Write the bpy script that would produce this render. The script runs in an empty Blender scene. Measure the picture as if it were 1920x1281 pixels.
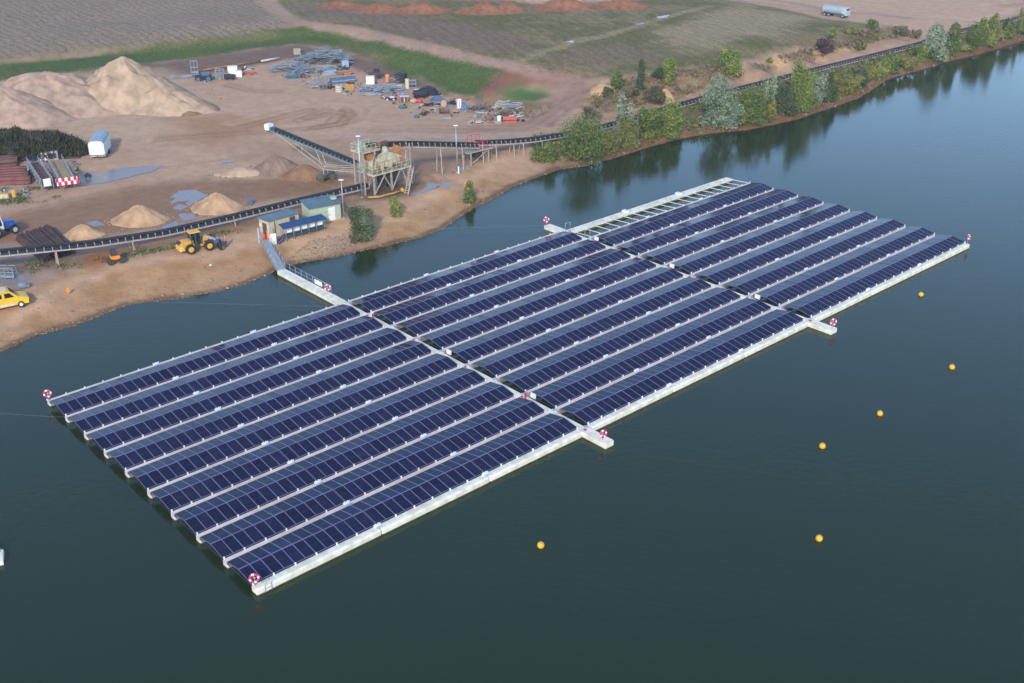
import bpy, math, random
import numpy as np
from mathutils import Matrix, Vector

SC = bpy.context.scene
COL = SC.collection
R = math.radians
random.seed(7)
RNG = np.random.default_rng(7)

# ------------------------------------------------------------------ camera
FPX, PITCH, ROLL, CAMH = 2124.905, 0.450522, -0.007948, 58.154
_fw = Vector((0, math.cos(PITCH), -math.sin(PITCH)))
_up = Vector((0, math.sin(PITCH), math.cos(PITCH)))
_rt = Vector((1, 0, 0))
_r2 = math.cos(ROLL) * _rt + math.sin(ROLL) * _up
_u2 = -math.sin(ROLL) * _rt + math.cos(ROLL) * _up
cam = bpy.data.cameras.new('camera')
cam.sensor_width = 36.0
cam.lens = FPX / 1920 * 36
cam.clip_start = 1.0
cam.clip_end = 12000
camo = bpy.data.objects.new('camera', cam)
COL.objects.link(camo)
camo.matrix_world = Matrix(((_r2.x, _u2.x, -_fw.x, 0), (_r2.y, _u2.y, -_fw.y, 0), (_r2.z, _u2.z, -_fw.z, CAMH), (0, 0, 0, 1)))
SC.camera = camo

# ------------------------------------------------------------------ light
SUN_AZ, SUN_EL = -172.0, 29.0           # azimuth clockwise from +Y
SKY_STRENGTH, SUN_STRENGTH, SUN_ANGLE = 0.138, 1.5, 6.0
EXPOSURE = 1.14
world = bpy.data.worlds.new('World')
SC.world = world
world.use_nodes = True
_nt = world.node_tree
_sky = _nt.nodes.new('ShaderNodeTexSky')
_sky.sky_type = 'NISHITA'
_sky.sun_disc = False
_sky.sun_elevation = R(SUN_EL)
_sky.sun_rotation = R(SUN_AZ % 360)
_sky.altitude = 100
_sky.air_density = 1.0
_sky.dust_density = 0.3
_sky.ozone_density = 3.0
_nt.links.new(_sky.outputs[0], _nt.nodes['Background'].inputs[0])
_nt.nodes['Background'].inputs[1].default_value = SKY_STRENGTH
sun = bpy.data.lights.new('sun', 'SUN')
sun.energy = SUN_STRENGTH
sun.angle = R(SUN_ANGLE)
sun.color = (1.0, 0.93, 0.84)
suno = bpy.data.objects.new('sun', sun)
COL.objects.link(suno)
_sd = Vector((math.sin(R(SUN_AZ)) * math.cos(R(SUN_EL)), math.cos(R(SUN_AZ)) * math.cos(R(SUN_EL)), math.sin(R(SUN_EL))))
suno.rotation_euler = _sd.to_track_quat('Z', 'Y').to_euler()
SC.view_settings.view_transform = 'Standard'
SC.view_settings.look = 'None'
SC.view_settings.gamma = 1
SC.view_settings.use_curve_mapping = False
SC.view_settings.exposure = EXPOSURE
SC.cycles.max_bounces = 5
SC.cycles.transparent_max_bounces = 8

# ------------------------------------------------------------------ helpers
def spot(px, py, z=0.0):
    """where the line of sight through a photo point meets height z"""
    d = _fw + _r2 * ((px - 960) / FPX) - _u2 * ((py - 640.5) / FPX)
    t = (z - CAMH) / d.z
    return Vector((0, 0, CAMH)) + d * t

def spots(px, py, z):
    px, py, z = np.broadcast_arrays(np.asarray(px, float), np.asarray(py, float), np.asarray(z, float))
    d = np.array(_fw)[None] + np.outer((px.ravel() - 960) / FPX, np.array(_r2)) - np.outer((py.ravel() - 640.5) / FPX, np.array(_u2))
    t = (z.ravel() - CAMH) / d[:, 2]
    return d * t[:, None] + np.array([0, 0, CAMH])

def photo(P):
    d = Vector(P) - Vector((0, 0, CAMH))
    w = d.dot(_fw)
    return 960 + FPX * d.dot(_r2) / w, 640.5 - FPX * d.dot(_u2) / w, FPX / w

def height_to(base, py):
    """height z of the point straight above base that is seen at photo row py"""
    lo, hi = base.z - 3, base.z + 40
    for _ in range(40):
        m = (lo + hi) / 2
        if photo((base.x, base.y, m))[1] > py: lo = m
        else: hi = m
    return lo

_MATS = {}
def mat(name, col, rough=0.6, metal=0.0, spec=0.5, var=0.12, vscale=3.0, bump=0.0, bscale=20.0, obj_var=0.0, dirt=None):
    """plain procedural material: base colour with noise wear, optional bump and per object variation"""
    if name in _MATS: return _MATS[name]
    m = bpy.data.materials.new(name); m.use_nodes = True
    nt = m.node_tree; N = nt.nodes; L = nt.links
    b = N['Principled BSDF']
    b.inputs['Roughness'].default_value = rough
    b.inputs['Metallic'].default_value = metal
    b.inputs['Specular IOR Level'].default_value = spec
    tc = N.new('ShaderNodeTexCoord')
    no = N.new('ShaderNodeTexNoise'); no.inputs['Scale'].default_value = vscale; no.inputs['Detail'].default_value = 5
    L.new(tc.outputs['Object'], no.inputs['Vector'])
    mx = N.new('ShaderNodeMix'); mx.data_type = 'RGBA'
    lo = [c * (1 - var * 1.6) for c in col]; hi = [min(1, c * (1 + var)) for c in col]
    if dirt: lo = [c * (1 - 0.6) + d * 0.6 for c, d in zip(col, dirt)]
    mx.inputs[6].default_value = (*lo, 1); mx.inputs[7].default_value = (*hi, 1)
    rp = N.new('ShaderNodeMapRange'); rp.inputs[1].default_value = 0.32; rp.inputs[2].default_value = 0.62
    L.new(no.outputs['Fac'], rp.inputs[0]); L.new(rp.outputs[0], mx.inputs[0])
    out = mx.outputs[2]
    if obj_var:
        oi = N.new('ShaderNodeObjectInfo')
        hs = N.new('ShaderNodeHueSaturation')
        mr = N.new('ShaderNodeMapRange'); mr.inputs[3].default_value = 1 - obj_var; mr.inputs[4].default_value = 1 + obj_var
        L.new(oi.outputs['Random'], mr.inputs[0]); L.new(mr.outputs[0], hs.inputs['Value']); L.new(out, hs.inputs['Color'])
        out = hs.outputs[0]
    L.new(out, b.inputs['Base Color'])
    if bump:
        n2 = N.new('ShaderNodeTexNoise'); n2.inputs['Scale'].default_value = bscale; n2.inputs['Detail'].default_value = 6
        L.new(tc.outputs['Object'], n2.inputs['Vector'])
        bp = N.new('ShaderNodeBump'); bp.inputs['Strength'].default_value = bump; bp.inputs['Distance'].default_value = 0.1
        L.new(n2.outputs['Fac'], bp.inputs['Height']); L.new(bp.outputs[0], b.inputs['Normal'])
    _MATS[name] = m
    return m

class MB:
    """collects boxes, bars, tubes and solids; build() links them as ONE mesh object"""
    def __init__(s): s.v = []; s.f = []; s.m = []; s.cur = 0; s.sm = []
    def mat(s, i): s.cur = i; return s
    def add(s, vs, fs, smooth=False):
        o = len(s.v); s.v += [tuple(v) for v in vs]
        for f in fs: s.f.append(tuple(i + o for i in f)); s.m.append(s.cur); s.sm.append(smooth)
        return s
    def box(s, c, d, rz=0.0, M=None, taper=1.0):
        x, y, z = d[0] / 2, d[1] / 2, d[2] / 2
        vs = [Vector(v) for v in ((-x, -y, -z), (x, -y, -z), (x, y, -z), (-x, y, -z))] + [Vector(v) for v in ((-x * taper, -y * taper, z), (x * taper, -y * taper, z), (x * taper, y * taper, z), (-x * taper, y * taper, z))]
        mm = Matrix.Translation(c) @ (M if M else Matrix.Rotation(rz, 4, 'Z'))
        return s.add([mm @ v for v in vs], [(0, 3, 2, 1), (4, 5, 6, 7), (0, 1, 5, 4), (1, 2, 6, 5), (2, 3, 7, 6), (3, 0, 4, 7)])
    def bar(s, p, q, w=0.08, h=None, up=(0, 0, 1)):
        """rectangular bar from p to q"""
        p, q = Vector(p), Vector(q); h = h or w
        d = (q - p)
        if d.length < 1e-6: return s
        d.normalize(); up = Vector(up)
        if abs(d.dot(up)) > 0.99: up = Vector((1, 0, 0))
        a = d.cross(up).normalized(); b = a.cross(d)
        a *= w / 2; b *= h / 2
        vs = [p - a - b, p + a - b, p + a + b, p - a + b, q - a - b, q + a - b, q + a + b, q - a + b]
        return s.add(vs, [(0, 1, 2, 3), (4, 7, 6, 5), (0, 4, 5, 1), (1, 5, 6, 2), (2, 6, 7, 3), (3, 7, 4, 0)])
    def tube(s, pts, r=0.04, n=6, r2=None, caps=True):
        pts = [Vector(p) for p in pts]; rings = []
        for i, p in enumerate(pts):
            d = (pts[min(i + 1, len(pts) - 1)] - pts[max(i - 1, 0)]).normalized()
            u = Vector((0, 0, 1)) if abs(d.z) < 0.95 else Vector((1, 0, 0))
            a = d.cross(u).normalized(); b = a.cross(d)
            rr = r if r2 is None else r + (r2 - r) * i / (len(pts) - 1)
            rings.append([p + a * (rr * math.cos(2 * math.pi * k / n)) + b * (rr * math.sin(2 * math.pi * k / n)) for k in range(n)])
        vs = [v for g in rings for v in g]; fs = []
        for i in range(len(pts) - 1):
            for k in range(n): fs.append((i * n + k, i * n + (k + 1) % n, (i + 1) * n + (k + 1) % n, (i + 1) * n + k))
        if caps: fs += [tuple(range(n))[::-1], tuple((len(pts) - 1) * n + k for k in range(n))]
        return s.add(vs, fs, n > 5)
    def cyl(s, c, r, h, n=14, axis='Z', r2=None):
        r2 = r if r2 is None else r2; c = Vector(c)
        M = {'Z': Matrix.Identity(3), 'X': Matrix.Rotation(R(90), 3, 'Y'), 'Y': Matrix.Rotation(R(-90), 3, 'X')}[axis]
        vs = [c + M @ Vector((r * math.cos(2 * math.pi * k / n), r * math.sin(2 * math.pi * k / n), -h / 2)) for k in range(n)]
        vs += [c + M @ Vector((r2 * math.cos(2 * math.pi * k / n), r2 * math.sin(2 * math.pi * k / n), h / 2)) for k in range(n)]
        fs = [(k, (k + 1) % n, n + (k + 1) % n, n + k) for k in range(n)] + [tuple(range(n))[::-1], tuple(range(n, 2 * n))]
        return s.add(vs, fs)
    def prism(s, prof, a, b, axis='Y'):
        """polygon profile swept between a and b: axis Y -> profile in XZ, axis X -> profile in YZ, axis Z -> profile in XY"""
        def pt(p, t): return {'Y': (p[0], t, p[1]), 'X': (t, p[0], p[1]), 'Z': (p[0], p[1], t)}[axis]
        n = len(prof)
        vs = [pt(p, a) for p in prof] + [pt(p, b) for p in prof]
        fs = [(k, (k + 1) % n, n + (k + 1) % n, n + k) for k in range(n)] + [tuple(range(n))[::-1], tuple(range(n, 2 * n))]
        return s.add(vs, fs)
    def ball(s, c, r, n=12, m=8):
        c = Vector(c); rr = r if hasattr(r, '__len__') else (r, r, r); vs = [c + Vector((0, 0, rr[2]))]
        for i in range(1, m):
            t = math.pi * i / m
            for k in range(n):
                p = 2 * math.pi * k / n
                vs.append(c + Vector((rr[0] * math.sin(t) * math.cos(p), rr[1] * math.sin(t) * math.sin(p), rr[2] * math.cos(t))))
        vs.append(c - Vector((0, 0, rr[2])))
        fs = [(0, 1 + k, 1 + (k + 1) % n) for k in range(n)]
        for i in range(m - 2):
            for k in range(n): fs.append((1 + i * n + k, 1 + (i + 1) * n + k, 1 + (i + 1) * n + (k + 1) % n, 1 + i * n + (k + 1) % n))
        e = len(vs) - 1; o = 1 + (m - 2) * n
        fs += [(o + k, e, o + (k + 1) % n) for k in range(n)]
        return s.add(vs, fs, True)
    def torus(s, c, Rr, r, M=None, n=24, m=8, colours=None):
        M = M or Matrix.Identity(3); c = Vector(c); vs = []
        for i in range(n):
            a = 2 * math.pi * i / n
            for k in range(m):
                b = 2 * math.pi * k / m
                vs.append(c + M @ Vector(((Rr + r * math.cos(b)) * math.cos(a), (Rr + r * math.cos(b)) * math.sin(a), r * math.sin(b))))
        o = len(s.v); s.v += [tuple(v) for v in vs]
        for i in range(n):
            for k in range(m):
                s.f.append(tuple(o + j for j in (i * m + k, ((i + 1) % n) * m + k, ((i + 1) % n) * m + (k + 1) % m, i * m + (k + 1) % m)))
                s.m.append(colours(i) if colours else s.cur); s.sm.append(True)
        return s
    def mesh(s, name, mats):
        me = bpy.data.meshes.new(name)
        me.from_pydata(s.v, [], s.f)
        for m in (mats if isinstance(mats, (list, tuple)) else [mats]): me.materials.append(m)
        me.polygons.foreach_set('material_index', s.m)
        me.polygons.foreach_set('use_smooth', s.sm)
        me.update()
        return me
    def build(s, name, mats, parent=None, loc=None, rz=0.0):
        o = bpy.data.objects.new(name, s.mesh(name, mats)); COL.objects.link(o)
        if parent: o.parent = parent
        if loc is not None: o.location = loc
        if rz: o.rotation_euler.z = rz
        return o

def tag(o, label=None, cat=None, group=None, kind=None):
    if label: o['label'] = label
    if cat: o['category'] = cat
    if group: o['group'] = group
    if kind: o['kind'] = kind
    return o

def thing(name, label, cat, loc=(0, 0, 0), rz=0.0, group=None):
    o = bpy.data.objects.new(name, None); COL.objects.link(o)
    o.empty_display_size = 0.3
    o.location = loc; o.rotation_euler = (0, 0, rz)
    return tag(o, label, cat, group)

def solo(name, mb, mats, label, cat, loc=(0, 0, 0), rz=0.0, group=None):
    return tag(mb.build(name, mats, None, loc, rz), label, cat, group)

_LAT = RNG.random((256, 256))
def vnoise(x, y):
    xi, yi = np.floor(x).astype(int), np.floor(y).astype(int)
    fx, fy = x - xi, y - yi
    fx, fy = fx * fx * (3 - 2 * fx), fy * fy * (3 - 2 * fy)
    g = lambda a, b: _LAT[a & 255, b & 255]
    return (g(xi, yi) * (1 - fx) + g(xi + 1, yi) * fx) * (1 - fy) + (g(xi, yi + 1) * (1 - fx) + g(xi + 1, yi + 1) * fx) * fy
def fbm(x, y, s, n=4):
    r = 0; a = 0.5; t = 0
    for i in range(n): r = r + a * vnoise(x / s + 17.3 * i, y / s + 5.1 * i); t += a; a *= 0.55; s *= 0.5
    return r / t
def sm(t): t = np.clip(t, 0, 1); return t * t * (3 - 2 * t)

def poly_sd(X, Y, poly):
    """signed distance to a closed polygon, positive inside"""
    P = np.asarray(poly); d = np.full(X.shape, 1e9); ins = np.zeros(X.shape, bool)
    for (ax, ay), (bx, by) in zip(P, np.roll(P, -1, 0)):
        ex, ey = bx - ax, by - ay
        t = np.clip(((X - ax) * ex + (Y - ay) * ey) / (ex * ex + ey * ey + 1e-12), 0, 1)
        d = np.minimum(d, (X - ax - t * ex) ** 2 + (Y - ay - t * ey) ** 2)
        c = ((ay > Y) != (by > Y)) & (X < ex * (Y - ay) / (ey if abs(ey) > 1e-12 else 1e-12) + ax)
        ins ^= c
    d = np.sqrt(d)
    return np.where(ins, d, -d)
def line_d(X, Y, pts):
    P = np.asarray(pts); d = np.full(X.shape, 1e9)
    for (ax, ay), (bx, by) in zip(P[:-1], P[1:]):
        ex, ey = bx - ax, by - ay
        t = np.clip(((X - ax) * ex + (Y - ay) * ey) / (ex * ex + ey * ey + 1e-12), 0, 1)
        d = np.minimum(d, (X - ax - t * ex) ** 2 + (Y - ay - t * ey) ** 2)
    return np.sqrt(d)

# ------------------------------------------------------------------ ground shape
SHORE_PX = [(-420, 760), (-150, 705), (0, 662), (30, 648), (60, 632), (100, 622), (140, 612), (180, 596), (210, 584), (240, 572), (290, 566), (340, 560), (380, 552),
    (420, 545), (460, 534), (490, 521), (515, 509), (545, 497), (600, 488), (640, 480), (690, 469), (745, 457), (790, 446), (830, 430), (862, 408), (890, 390),
    (920, 376), (960, 352), (1000, 336), (1050, 318), (1100, 311), (1150, 297), (1200, 281), (1250, 267), (1290, 257), (1340, 249), (1400, 244), (1440, 236),
    (1500, 222), (1540, 208), (1580, 195), (1612, 184), (1640, 165), (1665, 148), (1700, 138), (1740, 127), (1790, 112), (1830, 103), (1880, 88), (1920, 76), (2050, 40), (2300, -20)]
_S = spots([p[0] for p in SHORE_PX], [p[1] for p in SHORE_PX], 0.0)[:, :2]
SHORE = [tuple(p) for p in _S]
SHORE_POLY = SHORE + [(900, 9000), (-6000, 9000), (-6000, SHORE[0][1] - 60)]
HC = [  # photo x, photo y, height: yard, bank toe and crest, track, fields, terrace by the conveyor
 (0,440,2),(0,560,2),(150,480,2),(250,460,2),(400,460,2),(480,430,2),(300,330,2),(450,330,2),(600,300,2),(500,240,2),(700,230,2),(850,240,2),(900,300,2),(760,370,2),(640,420,1.9),(850,370,1.8),
 (980,300,2.1),(1040,262,2.4),(400,200,2),(600,190,2),(800,220,2.1),(950,235,2.2),(120,300,2),(0,330,2),(900,215,2.2),(480,150,2.1),(700,165,2.1),(-300,330,2),(-300,560,2),(700,420,1.8),(560,455,2),
 (-300,205,2.2),(0,178,2.2),(150,155,2.2),(300,143,2.2),(420,130,2.2),(540,105,2.2),(640,113,2.2),(740,143,2.2),(830,173,2.2),(905,197,2.3),
 (-300,140,6.8),(0,116,6.8),(100,106,6.8),(200,94,6.8),(300,84,6.8),(400,73,6.8),(500,61,6.8),(570,51,6.8),(640,57,6.8),(720,73,6.8),(800,91,6.8),(870,108,6.6),(920,119,6.4),
 (960,125,6.5),(1010,138,5.8),(1060,150,5.0),(1085,165,4.4),(1078,185,3.7),(1042,205,3.0),(1000,225,2.5),(950,150,5.0),(1000,176,3.2),(925,170,4.0),(935,190,2.9),
 (-300,60,7),(0,60,7),(0,0,7),(200,20,7),(400,20,7),(600,20,7),(800,20,7),(800,60,6.9),(1000,20,7),(1000,80,6.9),(1100,60,7),(1200,20,7),(1250,90,7),(1300,60,7),(1400,30,6.6),(1500,52,6.3),(1150,110,6.9),(1100,130,6.3),
 (1130,150,6),(1200,141,6.5),(1290,131,6.5),(1340,129,6.5),(1400,117,6.5),(1450,99,6.5),(1500,89,6.3),(1560,71,6.2),(1620,53,5.6),(1660,43,4.6),
 (1100,212,2.9),(1150,226,3),(1250,198,3),(1400,160,3),(1520,130,3),(1640,100,3),(1720,80,3),(1800,56,3),(1900,34,3),(2100,-10,3),
 (1180,204,3.2),(1290,184,3.2),(1390,158,3.2),(1450,139,3.2),(1520,117,3.2),(1600,96,3.2),(1690,73,3.2),
 (1750,60,3),(1800,30,3),(1900,10,3),(1700,30,3.2),(1600,20,3.5),(1500,8,4.2),(1920,0,3),(1650,10,3.2),(1400,8,6.2),(1500,22,5.2),(1560,38,4.8),
 (0,-70,7.5),(500,-70,8),(1000,-70,8),(1500,-70,5),(1920,-70,4),(0,-200,10),(960,-200,10),(1920,-200,8),(-300,-100,9),(2300,-100,5)]
_HP = spots([h[0] for h in HC], [h[1] for h in HC], [h[2] for h in HC])
_D = np.sqrt(((_HP[:, None, :2] - _HP[None, :, :2]) ** 2).sum(-1)) / 50
_A = np.zeros((len(HC) + 1,) * 2); _A[:-1, :-1] = -_D - 0.004 * np.eye(len(HC)); _A[-1, :-1] = 1; _A[:-1, -1] = 1
_W = np.linalg.solve(_A, np.append(_HP[:, 2], 0))

def ground_z(X, Y):
    X = np.atleast_1d(np.asarray(X, float)); Y = np.atleast_1d(np.asarray(Y, float))
    out = np.empty(X.shape)
    for i in range(0, X.size, 20000):
        x, y = X[i:i + 20000], Y[i:i + 20000]
        D = np.sqrt((x[:, None] - _HP[None, :, 0]) ** 2 + (y[:, None] - _HP[None, :, 1]) ** 2) / 50
        z = np.clip(-D @ _W[:-1] + _W[-1], 1.2, 14)
        d = poly_sd(x, y, SHORE_POLY)
        n = fbm(x, y, 9.0, 4) - 0.5
        d2 = d + n * 1.2
        far = sm((x - 0) / 40)
        s = 0.42 * far * sm(d2 / 1.2) + (1 - 0.42 * far) * sm((d2 + .3) / (13 + 3 * n))
        zz = z * s + n * 0.35 * sm(d / 5) + (fbm(x + 50, y, 2.2, 2) - .5) * 0.16 * sm(d / 3)
        zz = np.where(d < 0, np.maximum(-2.5, d * 0.35), np.maximum(zz, d * 0.05))
        out[i:i + 20000] = zz
    return out
def gz(x, y): return float(ground_z([x], [y])[0])
def on_ground(px, py):
    z = 2.0
    for _ in range(12):
        p = spot(px, py, z); z = z * 0.4 + 0.6 * gz(p.x, p.y)
    p = spot(px, py, z); p.z = gz(p.x, p.y)
    return p
def line_ground(pts): return [tuple(on_ground(*p).xy) for p in pts]

def grounds(pts):
    px = np.array([p[0] for p in pts], float); py = np.array([p[1] for p in pts], float)
    z = np.full(px.shape, 2.0)
    for _ in range(12):
        P = spots(px, py, z); z = z * 0.4 + 0.6 * ground_z(P[:, 0], P[:, 1])
    return spots(px, py, z)[:, :2]

GAIN = np.array([1.0, 1.19, 1.46])
def S(r, g, b):
    """albedo of a surface that shows as this sRGB colour in plain daylight"""
    return np.array([((c / 255 + 0.055) / 1.055) ** 2.4 if c > 10 else c / 255 / 12.92 for c in (r, g, b)]) / GAIN

# ------------------------------------------------------------------ ground sheet
_gx = np.arange(-420, 2341, 4.5)
_gy = np.concatenate([np.arange(770, 440, -4.0), np.arange(440, 10, -2.0), np.arange(10, -130, -4.0), [-150, -180, -220, -260, -300, -335, -360, -374]])
_PX, _PY = np.meshgrid(_gx, _gy)
_gp = spots(_PX.ravel(), _PY.ravel(), 2.0)
GX, GY = _gp[:, 0], _gp[:, 1]
GZ = ground_z(GX, GY)
C = np.empty((GX.size, 3)); C[:] = S(176, 153, 139)
FUR = np.zeros(GX.size); FUR2 = np.zeros(GX.size); GRA = np.zeros(GX.size)
SHD = poly_sd(GX, GY, SHORE_POLY)
N1 = fbm(GX, GY, 14, 5); N2 = fbm(GX + 300, GY - 90, 4, 4); N3 = fbm(GX - 70, GY + 33, 40, 4)
def lay(mask, col):
    global C
    m = mask[:, None]; C = C * (1 - m) + np.asarray(col) * m
def zone(pts, col=None, soft=2.0, noise=3.0, amount=1.0, chan=None):
    d = poly_sd(GX, GY, grounds(pts)) + (N1 - .5) * noise * 2 + (N2 - .5) * noise
    m = sm(d / soft * .5 + .5) * amount
    if col is not None: lay(m, S(*col))
    return m
def stroke(pts, w, col, soft=0.8, noise=0.8, amount=1.0):
    d = w / 2 - line_d(GX, GY, grounds(pts)) + (N2 - .5) * noise * 2
    m = sm(d / soft * .5 + .5) * amount
    lay(m, S(*col)); return m

lay(sm((N3 - .42) * 5) * .5, S(187, 163, 146)); lay(sm((N1 - .55) * 6) * .5, S(160, 134, 116))
# fields
m = zone([(-420, -370), (-420, 130), (0, 113), (200, 91), (400, 70), (500, 57), (545, 44), (505, 6), (470, -60), (300, -370)], (139, 128, 118), 2, 2); FUR = np.maximum(FUR, m); GRA = np.maximum(GRA, m)
lay(m * sm((N3 - .45) * 6) * .55, S(118, 118, 96)); lay(m * sm((N1 - .5) * 6) * .5, S(150, 136, 126))
m = zone([(515, 0), (560, 38), (620, 47), (700, 60), (800, 84), (900, 108), (1000, 130), (1080, 142), (1140, 147), (1200, 139), (1340, 127), (1450, 97), (1560, 70), (1640, 46), (1560, 38), (1470, 18), (1380, 4), (1250, -10), (700, -30), (470, -60), (300, -370), (1300, -370)], (106, 107, 74), 2, 2); FUR2 = np.maximum(FUR2, m); GRA = np.maximum(GRA, m); RF = m
lay(m * sm((N3 - .5) * 6) * .5, S(92, 102, 62)); lay(m * sm((N1 - .48) * 7) * .7, S(134, 124, 100)); lay(m * sm((N2 - .56) * 8) * .5, S(142, 130, 108))
zone([(650, 44), (720, 28), (800, 32), (900, 52), (975, 78), (1005, 90), (930, 94), (830, 84), (740, 66)], (124, 108, 100), 3, 5, .9)
zone([(1015, 108), (1090, 88), (1180, 82), (1260, 100), (1240, 116), (1150, 122), (1070, 118)], (124, 112, 96), 3, 5, .85)
zone([(1210, 62), (1290, 34), (1380, 8), (1470, 22), (1530, 36), (1460, 60), (1340, 84), (1250, 90)], (156, 145, 122), 5, 6, .85)
zone([(540, 4), (640, 14), (720, 20), (690, 34), (590, 34)], (124, 108, 102), 4, 4, .7)
zone([(560, -12), (760, -2), (900, 6), (1080, 8), (1240, 2), (1330, -10), (1330, -60), (560, -60)], (150, 116, 100), 4, 4, .9)
zone([(780, -4), (930, -1), (1000, 7), (1150, 2), (1250, -4), (1260, -40), (780, -50)], (196, 166, 148), 4, 3, .9)
# bank with green grass and its brown foot
zone([(100, 140), (340, 112), (470, 94), (560, 82), (640, 96), (700, 113), (780, 146), (860, 181), (905, 186), (905, 197), (830, 180), (740, 151), (640, 121), (540, 112), (420, 134), (300, 149), (100, 170)], (112, 97, 92), 2, 2, .9)
m = zone([(-420, 150), (0, 118), (100, 108), (200, 95), (300, 85), (400, 74), (500, 62), (570, 51), (640, 57), (720, 73), (800, 91), (870, 108), (940, 128), (945, 140), (915, 165), (905, 184), (860, 180), (780, 147), (700, 114), (640, 97), (560, 82), (470, 93), (340, 111), (200, 128), (0, 152), (-420, 190)], (78, 99, 58), 1.5, 2); GRA = np.maximum(GRA, m)
lay(m * sm((N1 - .5) * 6) * .5, S(94, 108, 64)); lay(m * sm((.47 - N1) * 6) * .5, S(66, 86, 54))
zone([(585, 80), (640, 83), (725, 108), (712, 116), (640, 100), (590, 92)], (134, 124, 92), 3, 3, .8)
stroke([(-300, 138), (0, 113), (100, 103), (200, 91), (300, 81), (400, 70), (500, 59)], 5, (124, 122, 92), 3, 3, .6)
zone([(900, 178), (918, 155), (945, 134), (985, 140), (1040, 150), (1058, 160), (1000, 158), (960, 168), (930, 186)], (132, 98, 86), 2, 2, .95)
m = zone([(940, 172), (968, 160), (1015, 164), (1030, 180), (1005, 190), (955, 190)], (86, 116, 72), 2, 2)
zone([(930, 190), (1000, 192), (1035, 190), (1000, 215), (960, 210)], (128, 112, 88), 2, 3, .8)
# tracks
stroke([(455, -60), (500, 6), (545, 38), (600, 47), (680, 59), (760, 79), (850, 101), (940, 119), (1010, 135)], 4.4, (166, 144, 134), 1.2, .8, .95)
zone([(985, 128), (1045, 136), (1105, 148), (1112, 168), (1085, 192), (1050, 215), (1020, 234), (930, 246), (860, 245), (985, 220), (1030, 192), (1050, 166)], (152, 126, 119), 3, 2.5, .95)
for k in range(6):
    stroke([(990 + 6 * k, 130 + 3 * k), (1050 + 8 * k, 150 + k), (1068 + 5 * k, 168 + k), (1040 + 7 * k, 198), (985 + 9 * k, 226 + 2 * k)], .8, (132, 108, 102) if k % 2 else (172, 150, 140), 1, .8, .6)
stroke([(975, 116), (1000, 104), (1030, 94), (1080, 79), (1130, 68), (1200, 48), (1250, 32), (1330, 12)], 2.8, (152, 142, 120), 1.3, 1.0, .8)
# dry slope on the right, terrace road, planted bank
m = zone([(1100, 168), (1150, 150), (1200, 142), (1290, 131), (1400, 117), (1500, 90), (1620, 55), (1660, 45), (1705, 58), (1700, 72), (1600, 95), (1500, 119), (1400, 152), (1290, 184), (1190, 207), (1120, 214), (1090, 200)], (146, 128, 104), 2, 2); GRA = np.maximum(GRA, m * .8)
lay(m * sm((N2 - .5) * 6) * .7, S(110, 98, 78)); lay(m * sm((N1 - .55) * 8) * .5, S(104, 106, 70))
m = zone([(1055, 262), (1130, 236), (1250, 206), (1400, 168), (1520, 136), (1640, 107), (1720, 86), (1800, 62), (1930, 30), (2100, -20), (2300, 0), (1930, 70), (1840, 98), (1740, 124), (1640, 162), (1580, 192), (1440, 232), (1290, 253), (1150, 292), (1060, 305)], (112, 106, 78), 1.5, 2); GRA = np.maximum(GRA, m)
lay(m * sm((N2 - .52) * 6) * .7, S(140, 120, 96)); lay(m * sm((N1 - .5) * 7) * .6, S(88, 98, 62))
stroke([(1060, 246), (1150, 222), (1250, 196), (1340, 173), (1420, 151), (1500, 124), (1600, 97), (1700, 73), (1760, 55)], 3.2, (168, 144, 126), 1.2, 1, .9)
for pl in ([(1113, 166), (1132, 157), (1147, 163), (1138, 173), (1117, 172)], [(1230, 172), (1250, 163), (1263, 180), (1240, 188)], [(1444, 108), (1470, 108), (1482, 124), (1462, 132)], [(1524, 92), (1542, 104), (1552, 114), (1530, 108)], [(1560, 92), (1600, 92), (1590, 97)]):
    zone(pl, (200, 170, 138), 1, 1, .95)
m = zone([(1400, -80), (1380, -2), (1450, 6), (1540, 20), (1600, 41), (1650, 43), (1700, 62), (1745, 70), (1800, 52), (1960, 8), (2400, -150), (2400, -370), (1600, -370)], (188, 163, 146), 2, 2)
lay(m * sm((N3 - .5) * 8) * .6, S(172, 146, 134)); GRA = GRA * (1 - m)
stroke([(1420, -4), (1500, 8), (1560, 22), (1640, 26), (1700, 34)], 3, (150, 136, 132), 2, 1, .8)
stroke([(1760, 30), (1830, 38), (1900, 20)], 3, (200, 178, 162), 2, 1, .7); stroke([(1880, 12), (1960, 2)], 3, (150, 132, 124), 2, 1, .7)
zone([(-60, 165), (60, 150), (160, 138), (300, 132), (420, 185), (470, 222), (400, 250), (260, 262), (150, 262), (120, 235), (-60, 235)], (184, 166, 150), 5, 4, .85)
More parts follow.
